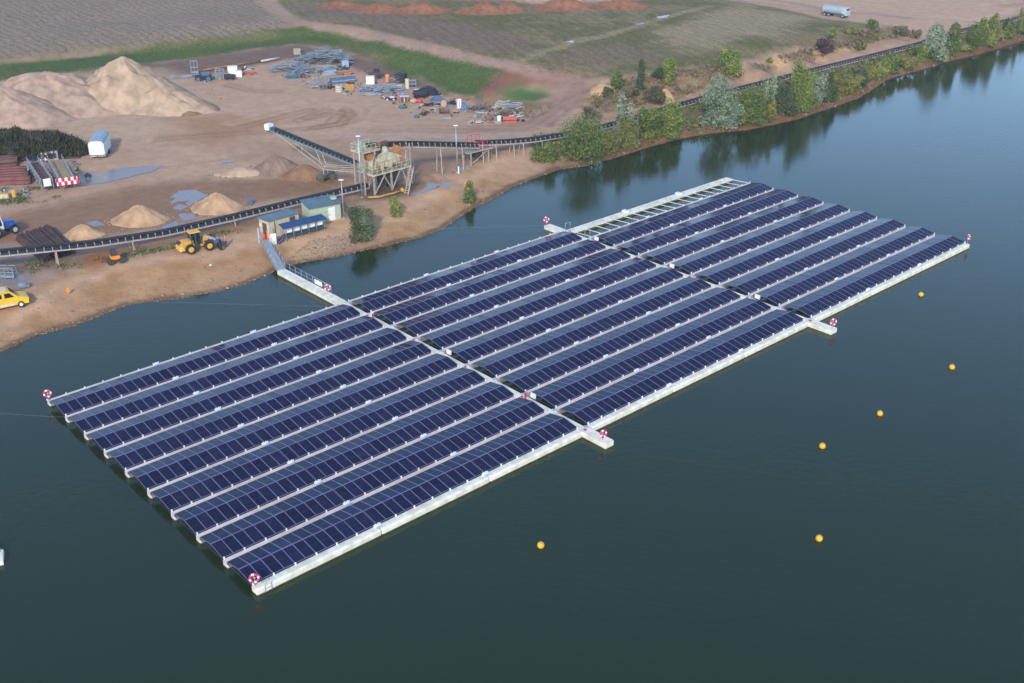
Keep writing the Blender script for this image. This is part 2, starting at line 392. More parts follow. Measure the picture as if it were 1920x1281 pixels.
# yard: wet, worn and darker patches, plus painted shade by the raised conveyor
zone([(335, 222), (430, 212), (530, 228), (500, 250), (420, 266), (340, 262)], (166, 131, 106), 4, 4, .75)
zone([(300, 248), (420, 238), (470, 262), (400, 285), (320, 275)], (162, 130, 108), 4, 4, .5)
zone([(-100, 430), (100, 385), (250, 352), (400, 334), (520, 322), (620, 322), (665, 338), (560, 366), (430, 392), (250, 424), (90, 450), (-100, 480)], (144, 118, 102), 3, 3, .95)
zone([(470, 352), (560, 325), (640, 335), (650, 348), (560, 368), (480, 386)], (142, 114, 92), 3, 3, .8)
zone([(395, 322), (470, 306), (560, 312), (590, 330), (480, 336), (400, 338)], (188, 168, 152), 2, 2, .8)
zone([(640, 252), (760, 240), (900, 248), (1000, 250), (860, 264), (700, 268)], (176, 160, 150), 2, 2, .7)
zone([(765, 284), (880, 276), (985, 276), (930, 296), (870, 312), (790, 345), (770, 330)], (142, 121, 106), 3, 2, .8)  # shade by the raised conveyor, painted into the ground colour
zone([(790, 262), (880, 262), (940, 272), (880, 280), (790, 282)], (158, 144, 140), 2, 2, .8)
zone([(-60, 470), (40, 462), (70, 490), (66, 520), (40, 545), (-60, 560)], (138, 136, 142), 2, 2, .85)
zone([(40, 486), (110, 478), (170, 486), (120, 505), (60, 510)], (150, 136, 134), 2, 2, .7)
stroke([(-60, 500), (60, 500), (170, 485), (330, 455), (480, 416), (640, 378)], 4, (132, 110, 94), 2, 2, .8)
zone([(165, 478), (205, 472), (215, 490), (185, 510), (165, 500)], (158, 104, 68), 1.5, 2, .9)
zone([(675, 362), (740, 345), (790, 338), (805, 352), (745, 374), (690, 374)], (92, 80, 74), 1.5, 1.5, .9)  # darker ground at the foot of the screening plant
for k, pl in enumerate([[(560, 232), (620, 215), (650, 225), (640, 240)], [(540, 245), (620, 236), (665, 226), (650, 206)], [(430, 160), (470, 170), (520, 172)], [(560, 196), (650, 190), (690, 205), (680, 225)], [(0, 450), (200, 398), (420, 352)], [(0, 440), (200, 385), (420, 342), (600, 338)], [(700, 238), (850, 236), (980, 236)], [(700, 246), (860, 246), (1000, 242)],
    [(60, 540), (250, 500), (420, 470), (560, 460)], [(40, 555), (240, 510), (420, 478)], [(800, 320), (840, 345), (850, 360)], [(780, 330), (830, 352), (838, 366)], [(120, 345), (300, 315), (420, 300)], [(560, 226), (610, 208), (655, 214), (640, 232), (590, 240)], [(575, 222), (615, 214), (635, 218), (620, 230)], [(430, 232), (500, 214), (560, 200), (640, 184)], [(440, 242), (520, 222), (580, 206)], [(300, 262), (420, 252), (520, 246)], [(700, 228), (850, 226), (960, 224)], [(0, 420), (120, 388), (260, 360)], [(0, 412), (120, 380), (260, 352)]]):
    W_ = grounds(pl)
    D_ = line_d(GX, GY, W_)
    rut = np.minimum(np.abs(D_ - .95), 9) + (N2 - .5) * .5
    lay(sm((.6 - rut) / .45) * (.5 if k % 3 else .55) * (.55 + .45 * sm((N3 - .35) * 5)), S(136, 110, 92) if k % 3 else S(196, 174, 156))
    lay(sm((2.0 - D_) / 1.5) * .25, S(158, 130, 110))
# shore: beach, gravel and wet edge
bx = spots([960], [340], 0)[0][0]
m = sm((12 - SHD) / 5 + (N1 - .5) * 2) * sm((bx + 8 - GX) / 14)
lay(m * .8, S(178, 148, 116)); lay(m * sm((N2 - .5) * 5) * .55, S(156, 124, 92)); lay(sm(1 - np.abs(SHD - 7 - (N1 - .5) * 12) / 2.2) * m * .7, S(196, 172, 152))
zone([(560, 482), (590, 448), (655, 436), (692, 458), (650, 474), (600, 484)], (168, 154, 146), 1.5, 1.5, .9)
zone([(520, 500), (545, 480), (580, 455), (622, 456), (610, 476), (560, 490)], (198, 178, 146), 1.5, 1.5, .85)
m = sm((3.2 - SHD) / 1.4 + (N2 - .5) * 2) * sm((GX - bx) / 10)
lay(m * .9, S(150, 122, 106)); lay(m * sm((N2 - .5) * 7) * .8, S(118, 86, 74))
GRA *= 1 - m
lay(sm((1.6 - SHD) / .9 + (N2 - .5) * 1.4) * .8, S(104, 84, 66))
lay(sm(-SHD / 1.5), S(70, 75, 58))
C *= (0.94 + 0.12 * fbm(GX, GY, 1.6, 2))[:, None]

_nx, _ny = len(_gx), len(_gy)
_i = (np.arange(_ny - 1)[:, None] * _nx + np.arange(_nx - 1)[None]).ravel()
_F = np.stack([_i, _i + 1, _i + _nx + 1, _i + _nx], 1)
_F = _F[(SHD[_F] > -8).any(1)]
def np_mesh(name, V, F, mats, attrs=()):
    me = bpy.data.meshes.new(name); k = F.shape[1]
    me.vertices.add(len(V)); me.vertices.foreach_set('co', np.asarray(V, np.float32).ravel())
    me.loops.add(F.size); me.loops.foreach_set('vertex_index', F.ravel().astype(np.int32))
    me.polygons.add(len(F)); me.polygons.foreach_set('loop_start', np.arange(0, F.size, k, dtype=np.int32))
    for nm, dom, typ, dat in attrs:
        a = me.attributes.new(nm, typ, dom)
        a.data.foreach_set('color' if typ == 'FLOAT_COLOR' else 'value', np.asarray(dat, np.float32).ravel())
    for m in (mats if isinstance(mats, (list, tuple)) else [mats]): me.materials.append(m)
    me.update(calc_edges=True)
    return me
_used = np.unique(_F); _map = np.full(GX.size, -1); _map[_used] = np.arange(_used.size)
def ground_mat():
    m = bpy.data.materials.new('ground'); m.use_nodes = True
    nt = m.node_tree; N = nt.nodes; L = nt.links; b = N['Principled BSDF']
    b.inputs['Roughness'].default_value = 0.95; b.inputs['Specular IOR Level'].default_value = 0.1
    at = N.new('ShaderNodeAttribute'); at.attribute_name = 'Col'
    geo = N.new('ShaderNodeNewGeometry')
    def noise(scale, det=4):
        n = N.new('ShaderNodeTexNoise'); n.inputs['Scale'].default_value = scale; n.inputs['Detail'].default_value = det
        L.new(geo.outputs['Position'], n.inputs['Vector']); return n.outputs['Fac']
    def mapr(s, a, bb, c, d):
        n = N.new('ShaderNodeMapRange'); L.new(s, n.inputs[0])
        for i, v in zip((1, 2, 3, 4), (a, bb, c, d)): n.inputs[i].default_value = v
        return n.outputs[0]
    def math_(op, a, bb):
        n = N.new('ShaderNodeMath'); n.operation = op
        for i, s in enumerate((a, bb)):
            if isinstance(s, (int, float)): n.inputs[i].default_value = s
            else: L.new(s, n.inputs[i])
        return n.outputs[0]
    v = mapr(noise(.55, 7), .3, .7, .90, 1.10)
    v = math_('MULTIPLY', v, mapr(noise(3.2, 3), .3, .7, .94, 1.06))
    # furrows and stubble rows
    for attr, ang, sc, lo, hi in (('Fur', FUR_ANG[0], 0.155, .85, 1.09), ('Fur2', FUR_ANG[1], 0.12, .89, 1.07)):
        fa = N.new('ShaderNodeAttribute'); fa.attribute_name = attr
        mp = N.new('ShaderNodeMapping'); mp.inputs['Rotation'].default_value = (0, 0, ang)
        L.new(geo.outputs['Position'], mp.inputs['Vector'])
        w = N.new('ShaderNodeTexWave'); w.bands_direction = 'Y'; w.inputs['Scale'].default_value = sc
        w.inputs['Distortion'].default_value = 6.5; w.inputs['Detail'].default_value = 5; w.inputs['Detail Scale'].default_value = 1.3
        L.new(mp.outputs[0], w.inputs['Vector'])
        f = mapr(w.outputs['Fac'], 0, 1, lo, hi)
        mxf = N.new('ShaderNodeMix'); mxf.inputs[2].default_value = 1.0
        L.new(fa.outputs['Fac'], mxf.inputs[0]); L.new(f, mxf.inputs[3])
        v = math_('MULTIPLY', v, mxf.outputs[0])
    ga = N.new('ShaderNodeAttribute'); ga.attribute_name = 'Gra'
    mxg = N.new('ShaderNodeMix'); mxg.inputs[2].default_value = 1.0
    L.new(ga.outputs['Fac'], mxg.inputs[0]); L.new(mapr(noise(2.2, 5), .3, .7, .62, 1.38), mxg.inputs[3])
    v = math_('MULTIPLY', v, mxg.outputs[0])
    mul = N.new('ShaderNodeVectorMath'); mul.operation = 'SCALE'
    L.new(at.outputs['Color'], mul.inputs[0]); L.new(v, mul.inputs['Scale'])
    L.new(mul.outputs[0], b.inputs['Base Color'])
    bp = N.new('ShaderNodeBump'); bp.inputs['Strength'].default_value = 0.35; bp.inputs['Distance'].default_value = 0.3
    L.new(noise(1.7, 7), bp.inputs['Height']); L.new(bp.outputs[0], b.inputs['Normal'])
    return m
def _dirang(a, b):
    p, q = grounds([a, b]); return math.atan2(q[1] - p[1], q[0] - p[0])
FUR_ANG = [-_dirang((18, 29), (135, 73)), -_dirang((913, 43), (990, 87))]
_one = np.ones((GX.size, 1))
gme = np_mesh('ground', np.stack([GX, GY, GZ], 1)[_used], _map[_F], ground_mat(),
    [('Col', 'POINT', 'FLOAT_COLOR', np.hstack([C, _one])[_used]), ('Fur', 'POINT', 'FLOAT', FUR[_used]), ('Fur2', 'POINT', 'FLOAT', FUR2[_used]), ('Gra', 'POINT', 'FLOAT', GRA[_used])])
gme.polygons.foreach_set('use_smooth', np.ones(len(gme.polygons), bool))
ground = bpy.data.objects.new('ground', gme); COL.objects.link(ground); tag(ground, kind='structure')

# ------------------------------------------------------------------ water
def water_mat(name='water', col=(0.0165, 0.030, 0.012), rough=0.06, strength=0.6, fine=0.9):
    m = bpy.data.materials.new(name); m.use_nodes = True
    nt = m.node_tree; N = nt.nodes; L = nt.links; b = N['Principled BSDF']
    b.inputs['Base Color'].default_value = (*col, 1); b.inputs['Roughness'].default_value = rough
    b.inputs['IOR'].default_value = 1.333
    geo = N.new('ShaderNodeNewGeometry')
    n1 = N.new('ShaderNodeTexNoise'); n1.inputs['Scale'].default_value = fine; n1.inputs['Detail'].default_value = 5
    n2 = N.new('ShaderNodeTexNoise'); n2.inputs['Scale'].default_value = 0.02; n2.inputs['Detail'].default_value = 3
    mp = N.new('ShaderNodeMapping'); mp.inputs['Rotation'].default_value = (0, 0, 0.5); mp.inputs['Scale'].default_value = (1, 1.8, 1)
    L.new(geo.outputs['Position'], mp.inputs[0]); L.new(mp.outputs[0], n1.inputs[0]); L.new(geo.outputs['Position'], n2.inputs[0])
    bp = N.new('ShaderNodeBump'); bp.inputs['Distance'].default_value = 0.05
    r = N.new('ShaderNodeMapRange'); r.inputs[1].default_value = .35; r.inputs[2].default_value = .65; r.inputs[3].default_value = strength * .55; r.inputs[4].default_value = strength
    L.new(n2.outputs['Fac'], r.inputs[0]); L.new(r.outputs[0], bp.inputs['Strength'])
    L.new(n1.outputs['Fac'], bp.inputs['Height']); L.new(bp.outputs[0], b.inputs['Normal'])
    r2 = N.new('ShaderNodeMapRange'); r2.inputs[1].default_value = .35; r2.inputs[2].default_value = .65; r2.inputs[3].default_value = rough * .7; r2.inputs[4].default_value = rough * 2.2
    L.new(n2.outputs['Fac'], r2.inputs[0]); L.new(r2.outputs[0], b.inputs['Roughness'])
    return m
W = MB(); W.add([(-4000, -600, 0), (4000, -600, 0), (4000, 4000, 0), (-4000, 4000, 0)], [(0, 1, 2, 3)])
tag(W.build('water', water_mat()), kind='structure')

# ------------------------------------------------------------------ floating solar array
U0, V0, YAW = -21.2229, 73.9854, 0.72685
ORG = Vector((U0, V0, 0)); UX = Vector((math.cos(YAW), math.sin(YAW), 0)); VX = Vector((math.sin(YAW), -math.cos(YAW), 0))
def uv(u, v, z=0.0): return ORG + UX * u + VX * v + Vector((0, 0, z))
PITCHV, SEG, GAP, NP = 4.7033, 12.4, 1.25, 12
BLK = [b * (3 * SEG + GAP) for b in range(3)]
EAVE, RIDGE, RUN = 0.75, 1.10, 1.97
TILT = math.atan2(RIDGE - EAVE, RUN); PL = math.hypot(RUN, RIDGE - EAVE); PW = 1.0275

def glass_mat():
    m = bpy.data.materials.new('solar_glass'); m.use_nodes = True
    nt = m.node_tree; N = nt.nodes; L = nt.links; b = N['Principled BSDF']
    b.inputs['IOR'].default_value = 1.14; b.inputs['Specular Tint'].default_value = (0.36, 0.56, 1.0, 1)
    tc = N.new('ShaderNodeTexCoord'); sx = N.new('ShaderNodeSeparateXYZ'); L.new(tc.outputs['Object'], sx.inputs[0])
    def grid(s, n):
        a = N.new('ShaderNodeMath'); a.operation = 'MULTIPLY'; a.inputs[1].default_value = n; L.new(s, a.inputs[0])
        f = N.new('ShaderNodeMath'); f.operation = 'FRACT'; L.new(a.outputs[0], f.inputs[0])
        g = N.new('ShaderNodeMath'); g.operation = 'LESS_THAN'; g.inputs[1].default_value = 0.07; L.new(f.outputs[0], g.inputs[0]); return g.outputs[0]
    mx = N.new('ShaderNodeMath'); mx.operation = 'MAXIMUM'; L.new(grid(sx.outputs[0], 6.2), mx.inputs[0]); L.new(grid(sx.outputs[1], 6.2), mx.inputs[1])
    oi = N.new('ShaderNodeObjectInfo')
    c1 = N.new('ShaderNodeMix'); c1.data_type = 'RGBA'; c1.inputs[6].default_value = (0.010, 0.0115, 0.032, 1); c1.inputs[7].default_value = (0.016, 0.018, 0.048, 1)
    L.new(oi.outputs['Random'], c1.inputs[0])
    c2 = N.new('ShaderNodeMix'); c2.data_type = 'RGBA'; c2.inputs[7].default_value = (0.03, 0.03, 0.07, 1); L.new(mx.outputs[0], c2.inputs[0]); L.new(c1.outputs[2], c2.inputs[6])
    rr = N.new('ShaderNodeMapRange'); rr.inputs[3].default_value = .05; rr.inputs[4].default_value = .15; L.new(oi.outputs['Random'], rr.inputs[0]); L.new(rr.outputs[0], b.inputs['Roughness'])
    du = N.new('ShaderNodeTexNoise'); du.inputs['Scale'].default_value = 1.3; du.inputs['Detail'].default_value = 5; geo = N.new('ShaderNodeNewGeometry'); L.new(geo.outputs['Position'], du.inputs['Vector'])
    dm = N.new('ShaderNodeMapRange'); dm.inputs[1].default_value = .5; dm.inputs[2].default_value = .8; dm.inputs[3].default_value = 0; dm.inputs[4].default_value = .07; L.new(du.outputs['Fac'], dm.inputs[0])
    c3 = N.new('ShaderNodeMix'); c3.data_type = 'RGBA'; c3.inputs[7].default_value = (.20, .19, .18, 1); L.new(dm.outputs[0], c3.inputs[0]); L.new(c2.outputs[2], c3.inputs[6])
    L.new(c3.outputs[2], b.inputs['Base Color'])
    return m
M_GLASS = glass_mat()
M_ALU = mat('panel_frame', (0.18, 0.17, 0.33), 0.5, 0.2, var=.05)
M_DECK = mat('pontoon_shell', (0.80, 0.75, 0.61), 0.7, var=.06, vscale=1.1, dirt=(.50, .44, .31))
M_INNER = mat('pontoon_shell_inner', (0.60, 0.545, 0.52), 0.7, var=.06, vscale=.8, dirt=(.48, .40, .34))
M_ALGAE = mat('algae', (0.13, 0.12, 0.045), 0.8, var=.3, vscale=1.5)
M_WHITE = mat('white_plastic', (0.80, 0.77, 0.71), 0.5, var=.04)
M_STEEL = mat('galvanised_steel', (0.42, 0.44, 0.48), 0.45, 0.6, var=.1)
M_DARK = mat('dark_steel', (0.05, 0.05, 0.055), 0.6, 0.3)
M_BLUEG = mat('blue_grating', (0.30, 0.46, 0.66), 0.6)
M_RED = mat('signal_red', (0.62, 0.02, 0.07), 0.5, var=.05)
M_TAN = mat('weathered_end', (0.42, 0.30, 0.18), 0.8, var=.2)

def panel_mesh():
    m = MB(); w, l, t, e = PW - .014, PL, .035, .036
    a = [(0, 0), (w, 0), (w, l), (0, l)]; i = [(e, e), (w - e, e), (w - e, l - e), (e, l - e)]
    m.mat(1)
    m.add([(x, y, t) for x, y in a] + [(x, y, t) for x, y in i], [(0, 1, 5, 4), (1, 2, 6, 5), (2, 3, 7, 6), (3, 0, 4, 7)])
    m.add([(x, y, 0) for x, y in a] + [(x, y, t) for x, y in a], [(0, 1, 5, 4), (1, 2, 6, 5), (2, 3, 7, 6), (3, 0, 4, 7), (0, 3, 2, 1)])
    m.mat(0); h = l / 2; z = t - .004
    m.add([(e, e, z), (w - e, e, z), (w - e, h - .011, z), (e, h - .011, z)], [(0, 1, 2, 3)])
    m.add([(e, h + .011, z), (w - e, h + .011, z), (w - e, l - e, z), (e, l - e, z)], [(0, 1, 2, 3)])
    m.mat(2); m.add([(e, h - .011, z), (w - e, h - .011, z), (w - e, h + .011, z), (e, h + .011, z)], [(0, 1, 2, 3)])
    return m.mesh('solar_panel', [M_GLASS, M_ALU, mat('busbar', (.02, .022, .07), .4)])
PANEL = panel_mesh()

def pontoon_mesh(length, y0, y1, shell, top=.645, step=None):
    """hull with rounded shoulders and a band of algae at the waterline; local y runs towards the shore"""
    m = MB(); c = .14
    prof = [(y0, .10), (y0, top - c), (y0 + .04, top - .04), (y0 + c, top), (y1 - c, top), (y1 - .04, top - .04), (y1, top - c), (y1, .10)]
    if step is not None: prof = [(y0, .10), (y0, .34), (y0 + .05, .40), (step, .42), (step + .01, top - .03), (step + .04, top), (y1 - .05, top), (y1, top - .06), (y1, .10)]
    e = .10
    def ring(x, s): 
        ym = (y0 + y1) / 2
        return [(x, ym + (y - ym) * s, z - (0 if s == 1 else .03) * (z > .3)) for y, z in prof]
    rings = [ring(0, .86), ring(e, 1), ring(length - e, 1), ring(length, .86)]
    vs = [v for r in rings for v in r]; n = len(prof); fs = []
    for k in range(3):
        for i in range(n - 1): fs.append((k * n + i, (k + 1) * n + i, (k + 1) * n + i + 1, k * n + i + 1))
    fs += [tuple(range(n)), tuple(3 * n + i for i in range(n))[::-1]]
    m.add(vs, fs)
    m.mat(1).box((length / 2, (y0 + y1) / 2, -.10), (length - .05, y1 - y0 - .02, .44))
    return m.mesh('pontoon', [shell, M_ALGAE])
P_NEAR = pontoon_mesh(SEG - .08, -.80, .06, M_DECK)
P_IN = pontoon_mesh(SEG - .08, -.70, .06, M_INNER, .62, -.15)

def place(name, me, parent, loc, rot=(0, 0, 0), **kw):
    o = bpy.data.objects.new(name, me); COL.objects.link(o); o.parent = parent; o.location = loc; o.rotation_euler = rot
    return tag(o, **kw)

def clamp_mesh():
    m = MB()
    for s in range(3):
        for i in range(0, NP + 1, 2):
            x = s * SEG + i * PW + (.12 if i == 0 else -.12 if i == NP else 0)
            m.box((x, -.06, .71), (.12, .11, .2)).box((x, -.06, .84), (.08, .08, .1))
    return m.mesh('clamp', M_WHITE)
def frame_mesh():
    m = MB(); L3 = 3 * SEG - .08
    m.box((L3 / 2, RUN + .02, RIDGE + .012), (L3, .05, .05))
    m.box((L3 / 2, .10, EAVE - .05), (L3, .05, .05)).box((L3 / 2, 3.90, EAVE - .05), (L3, .05, .05))
    m.box((L3 / 2, 1.0, EAVE + .08), (L3, .04, .05)).box((L3 / 2, 3.0, EAVE + .08), (L3, .04, .05))
    m.mat(1)
    for s in range(3):
        for i in range(0, NP + 1, 2):
            x = s * SEG + i * PW + (.03 if i == 0 else -.03 if i == NP else 0)
            m.bar((x, -.05, EAVE - .10), (x, RUN, RIDGE - .06), .05, .06); m.bar((x, 4.04, EAVE - .10), (x, RUN + .04, RIDGE - .06), .05, .06)
            m.bar((x, -.05, EAVE - .22), (x, 4.04, EAVE - .22), .05, .06); m.bar((x, RUN + .02, EAVE - .2), (x, RUN + .02, RIDGE - .06), .05)
    return m.mesh('support_frame', [M_ALU, mat('frame_shade', (.035, .035, .05), .6)])  # near-black rafters and ties carry the open gables' shade in their colour
CLAMP, FRAME = clamp_mesh(), frame_mesh()
def cable_box_mesh():
    m = MB(); m.box((0, -.16, .71), (.5, .16, .14)).box((-.3, -.14, .75), (.09, .12, .22)).box((.3, -.14, .75), (.09, .12, .22)).box((0, -.16, .81), (.25, .12, .1))
    m.mat(1).box((0, -.40, .66), (.5, .2, .03))
    return m.mesh('cable_box', [M_WHITE, M_BLUEG])
CBOX = cable_box_mesh()

ORD = ['first', 'second', 'third', 'fourth', 'fifth', 'sixth', 'seventh', 'eighth', 'ninth']
BN = ['the left block nearest the van', 'the middle block between the walkways', 'the far right block']
def solar_row(b, k):
    if b == 2: n = ORD[k - 2]
    else: n = ORD[k - 1]
    last = k == 9
    lab = ('solar panel row on the open lake side of ' if last else n + ' solar panel row from the shore in ') + BN[b]
    if b == 2 and k == 2: lab = 'solar panel row nearest the cream dock in ' + BN[b]
    t = thing('solar_row', lab, 'solar array', uv(BLK[b], (k - 9) * PITCHV), YAW, 'floating rows of solar panels')
    for s in range(3):
        for i in range(NP):
            x = s * SEG + i * PW
            j = lambda a: RNG.normal(0, a)
            place('solar_panel', PANEL, t, (x, 0, EAVE), (TILT + j(.006), j(.005), 0))
            place('solar_panel', PANEL, t, (x + PW - .014, 2 * RUN + .04, EAVE), (TILT + j(.006), j(.005), math.pi))
        place('pontoon', P_NEAR if last else P_IN, t, (s * SEG, 0, 0))
        if s < 2: place('cable_box', CBOX, t, ((s + 1) * SEG - .04, 0, 0))
    place('clamp', CLAMP, t, (0, 0, 0), kind='stuff'); place('support_frame', FRAME, t, (0, 0, 0))
    return t
for b in range(3):
    for k in range(1, 10):
        if b == 2 and k == 1: continue
        solar_row(b, k)

# outer pontoon lines on the shore side
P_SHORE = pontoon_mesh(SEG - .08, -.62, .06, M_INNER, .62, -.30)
def pontoon_line(b, v, label):
    t = thing('pontoon_line', label, 'pontoon', uv(BLK[b], v), YAW, 'white edge pontoons')
    for s in range(3): place('pontoon', P_SHORE, t, (s * SEG, 0, 0))
    m = MB()
    for s in range(3):
        for i in range(0, NP + 1, 2): m.box((s * SEG + i * PW, -.1, .70), (.12, .12, .16))
    tag(m.build('clamp', M_WHITE, t), kind='stuff')
    for s in (1, 2): place('cable_box', CBOX, t, (s * SEG - .04, 0.05, 0))
    return t
pontoon_line(0, -9 * PITCHV, 'white edge pontoon facing the sandy beach, left of the gangway')
pontoon_line(1, -9 * PITCHV, 'white edge pontoon facing the shore between gangway and second walkway')
pontoon_line(2, -8 * PITCHV, 'white pontoon line joined to the cream dock by thin struts')

# walkways across the rows
def walkway(u, v0, v1, label, armed):
    t = thing('walkway', label, 'walkway', uv(u, 0), YAW, 'walkways across the solar rows')
    vs = [v0] + [(k - 9) * PITCHV + .4 for k in range(0, 10)] + [v1]
    for a, bb in zip(vs[:-1], vs[1:]):
        m = MB(); w = .68 if bb < 1 else 1.15
        if bb > 1 or a < -9 * PITCHV: w = 1.15
        m.box((0, -(a + bb) / 2, .58), (w, bb - a - .07, .07))
        if w > 1: m.box((0, -(a + bb) / 2, .30), (w, bb - a - .07, .48)); m.mat(1).box((0, -(a + bb) / 2, -.06), (w - .03, bb - a - .1, .22))
        else:
            m.box((-.26, -(a + bb) / 2, .48), (.06, bb - a - .07, .12)).box((.26, -(a + bb) / 2, .48), (.06, bb - a - .07, .12))
        m.build('deck_section', [M_DECK, M_ALGAE], t)
    rd = MB(); en = MB()
    for k in range(0, 10):
        v = (k - 9) * PITCHV + .36
        MB().box((.02, -v, .40), (1.0, .74, .42)).build('node_block', M_DECK, t)
        MB().box((.40, -v + .05, .637), (.40, .42, .03)).build('grating', M_BLUEG, t)
        if k < 9: en.box((.62, -v - .45, .50), (.34, .36, .26))
        if k % 2 == 1 or k == 9: rd.box((-.1, -v - .3, .66), (.22, .3, .09))
    tag(rd.build('cleat', M_RED, t), kind='stuff'); tag(en.build('coupling', M_TAN, t), kind='stuff')
    return t
WA, WB = BLK[1] - .82, BLK[2] - .82
walkway(WA, -9 * PITCHV - .2, 4.0, 'walkway across the array running out from the gangway', 0)
walkway(WB, -9 * PITCHV - 3.3, 4.0, 'walkway across the array running from the start of the cream dock', 1)

# cream service dock with struts
DK = thing('service_dock', 'long cream dock with thin struts at the far right block', 'dock', uv(BLK[2], -8.85 * PITCHV), YAW)
for s in range(3):
    m = MB(); m.box((SEG / 2, 0, .35), (SEG - .06, 1.5, .16)); m.mat(1).box((SEG / 2, 0, .04), (SEG - .1, 1.44, .46))
    m.mat(2)
    for i in range(6): m.box((1 + i * 2.05, .3, .44), (.35, .12, .03))
    m.build('dock_section', [M_DECK, M_ALGAE, M_STEEL], DK, (s * SEG, 0, 0))
    MB().box((0, .1, .66), (.7, .9, .22)).build('bollard_box', M_WHITE, DK, (s * SEG + SEG - .1, .3, -.13)) if s < 2 else None
for i in range(19):
    x = .4 + i * 2.03
    MB().bar((x, -.7, .38), (x, -3.9, .6), .075).build('strut', M_WHITE, DK)
m = MB()
for y in (.55, -3.5):
    for x in (-.4, .6): m.tube([(x, y, .38), (x, y, 1.6)], .03)
    m.tube([(-.4, y, 1.6), (.6, y, 1.6)], .03)
m.build('handrail', M_STEEL, DK)

# junction boxes and red posts along the walkways
def jbox(w, k, v, label):
    t = thing('junction_box', label, 'electrical box', uv(w + .55, (k - 9) * PITCHV - 3.0 + v, .6), YAW, 'white boxes at the row ends')
    MB().box((0, 0, .34), (.2, .68, .5)).build('cabinet', M_WHITE, t)
    m = MB(); m.box((0, -.3, .03), (.06, .06, .1)).box((0, .3, .03), (.06, .06, .1)).build('leg', M_STEEL, t)
for w, k, l in ((WA, 5, 'white box halfway along the gangway walkway'), (WA, 8, 'white box on the gangway walkway, one row in from the lake edge'),
                (WB, 2, 'white box on the second walkway nearest the cream dock'), (WB, 5, 'white box halfway along the second walkway'), (WB, 8, 'white box on the second walkway near the open lake end')):
    jbox(w, k, 0, l)
def red_post(w, v, label, sign):
    t = thing('fire_point', label, 'sign post', uv(w - .1, v, .61), YAW, 'red posts on the walkway')
    MB().cyl((0, 0, .35), .10, .7, 10).build('extinguisher', M_RED, t)
    if sign: MB().box((0, .1, .65), (.42, .04, .55)).build('sign_plate', M_WHITE, t)
    else: MB().cyl((0, 0, .84), .05, .1, 8).build('nozzle', M_DARK, t)
red_post(WA, -7.6 * PITCHV, 'red extinguisher with white plate near the gangway end of the walkway', True)
red_post(WA, -1.75 * PITCHV, 'red extinguisher post near the lake end of the gangway walkway', False)

# lifebuoys
M_LRED = mat('lifebuoy_red', (0.72, 0.03, 0.09), .5, var=.05)
def lifebuoy(P, face, label, tall=.95):
    t = thing('lifebuoy', label, 'lifebuoy', P, face, 'red and white lifebuoys')
    MB().torus((0, 0, 0), .34, .11, Matrix.Rotation(R(80), 3, 'X'), colours=lambda i: 1 if (i % 6) < 2 else 0).build('ring', [M_LRED, M_WHITE], t, (0, -.08, tall))
    MB().tube([(0, 0, 0), (0, 0, tall + .15)], .035).box((0, -.03, tall), (.3, .03, .08)).build('post', M_STEEL, t)
lifebuoy(uv(.15, -9 * PITCHV + .2, .5), .2, 'lifebuoy on the far left corner of the array towards the beach')
lifebuoy(uv(.2, .25, .5), .2, 'lifebuoy on the near corner of the array in the foreground')
lifebuoy(uv(WA - .2, 3.2, .6), .55, 'lifebuoy on the short jetty at the lake end of the gangway walkway', .75)
lifebuoy(uv(WB + .3, 3.5, .6), .2, 'lifebuoy on the short jetty at the lake end of the second walkway', .75)
lifebuoy(uv(BLK[2] + 3 * SEG + .1, .3, .5), .9, 'lifebuoy on the far right corner of the array', 1.0)
lifebuoy(uv(WB - .3, -9 * PITCHV - 3.1, .6), -.1, 'lifebuoy on the stub beside the start of the cream dock', .95)
# ladder at the near corner
m = MB()
for x in (.75, 1.35): m.tube([(x, -.3, .6), (x, -.5, 1.0), (x, -.84, .9), (x, -.86, -.3)], .025)
for z in (.1, .4, .7): m.tube([(.75, -.86, z), (1.35, -.86, z)], .02)
solo('boarding_ladder', m, M_STEEL, 'small steel boarding ladder beside the foreground lifebuoy', 'ladder', uv(0, 0), YAW)

# marker buoys
M_BUOY = mat('buoy_yellow', (0.80, 0.46, 0.01), .45, var=.05, dirt=(.5, .3, .05))
for px, py, lab in ((1727, 552, 'yellow buoy nearest the far right corner of the array'), (1785, 688, 'yellow buoy furthest to the right on the open lake'), (1650, 775, 'yellow buoy in the middle of the right hand group'),
                    (1542, 836, 'yellow buoy closest to the lake end of the second walkway jetty'), (1536, 1009, 'yellow buoy lowest on the right, alone on dark water'), (1014, 1022, 'yellow buoy alone below the gangway walkway jetty')):
    p = spot(px, py, .22)
    t = thing('marker_buoy', lab, 'buoy', (p.x, p.y, 0), random.random(), 'yellow marker buoys')
    MB().ball((0, 0, .2), .32, 20, 12).build('float', M_BUOY, t)
    m = MB(); m.torus((0, 0, .55), .06, .018, Matrix.Rotation(R(90), 3, 'X'), 10, 5); m.cyl((0, 0, .51), .05, .05, 8); m.build('eye', mat('buoy_eye', (.5, .32, .02), .5), t)

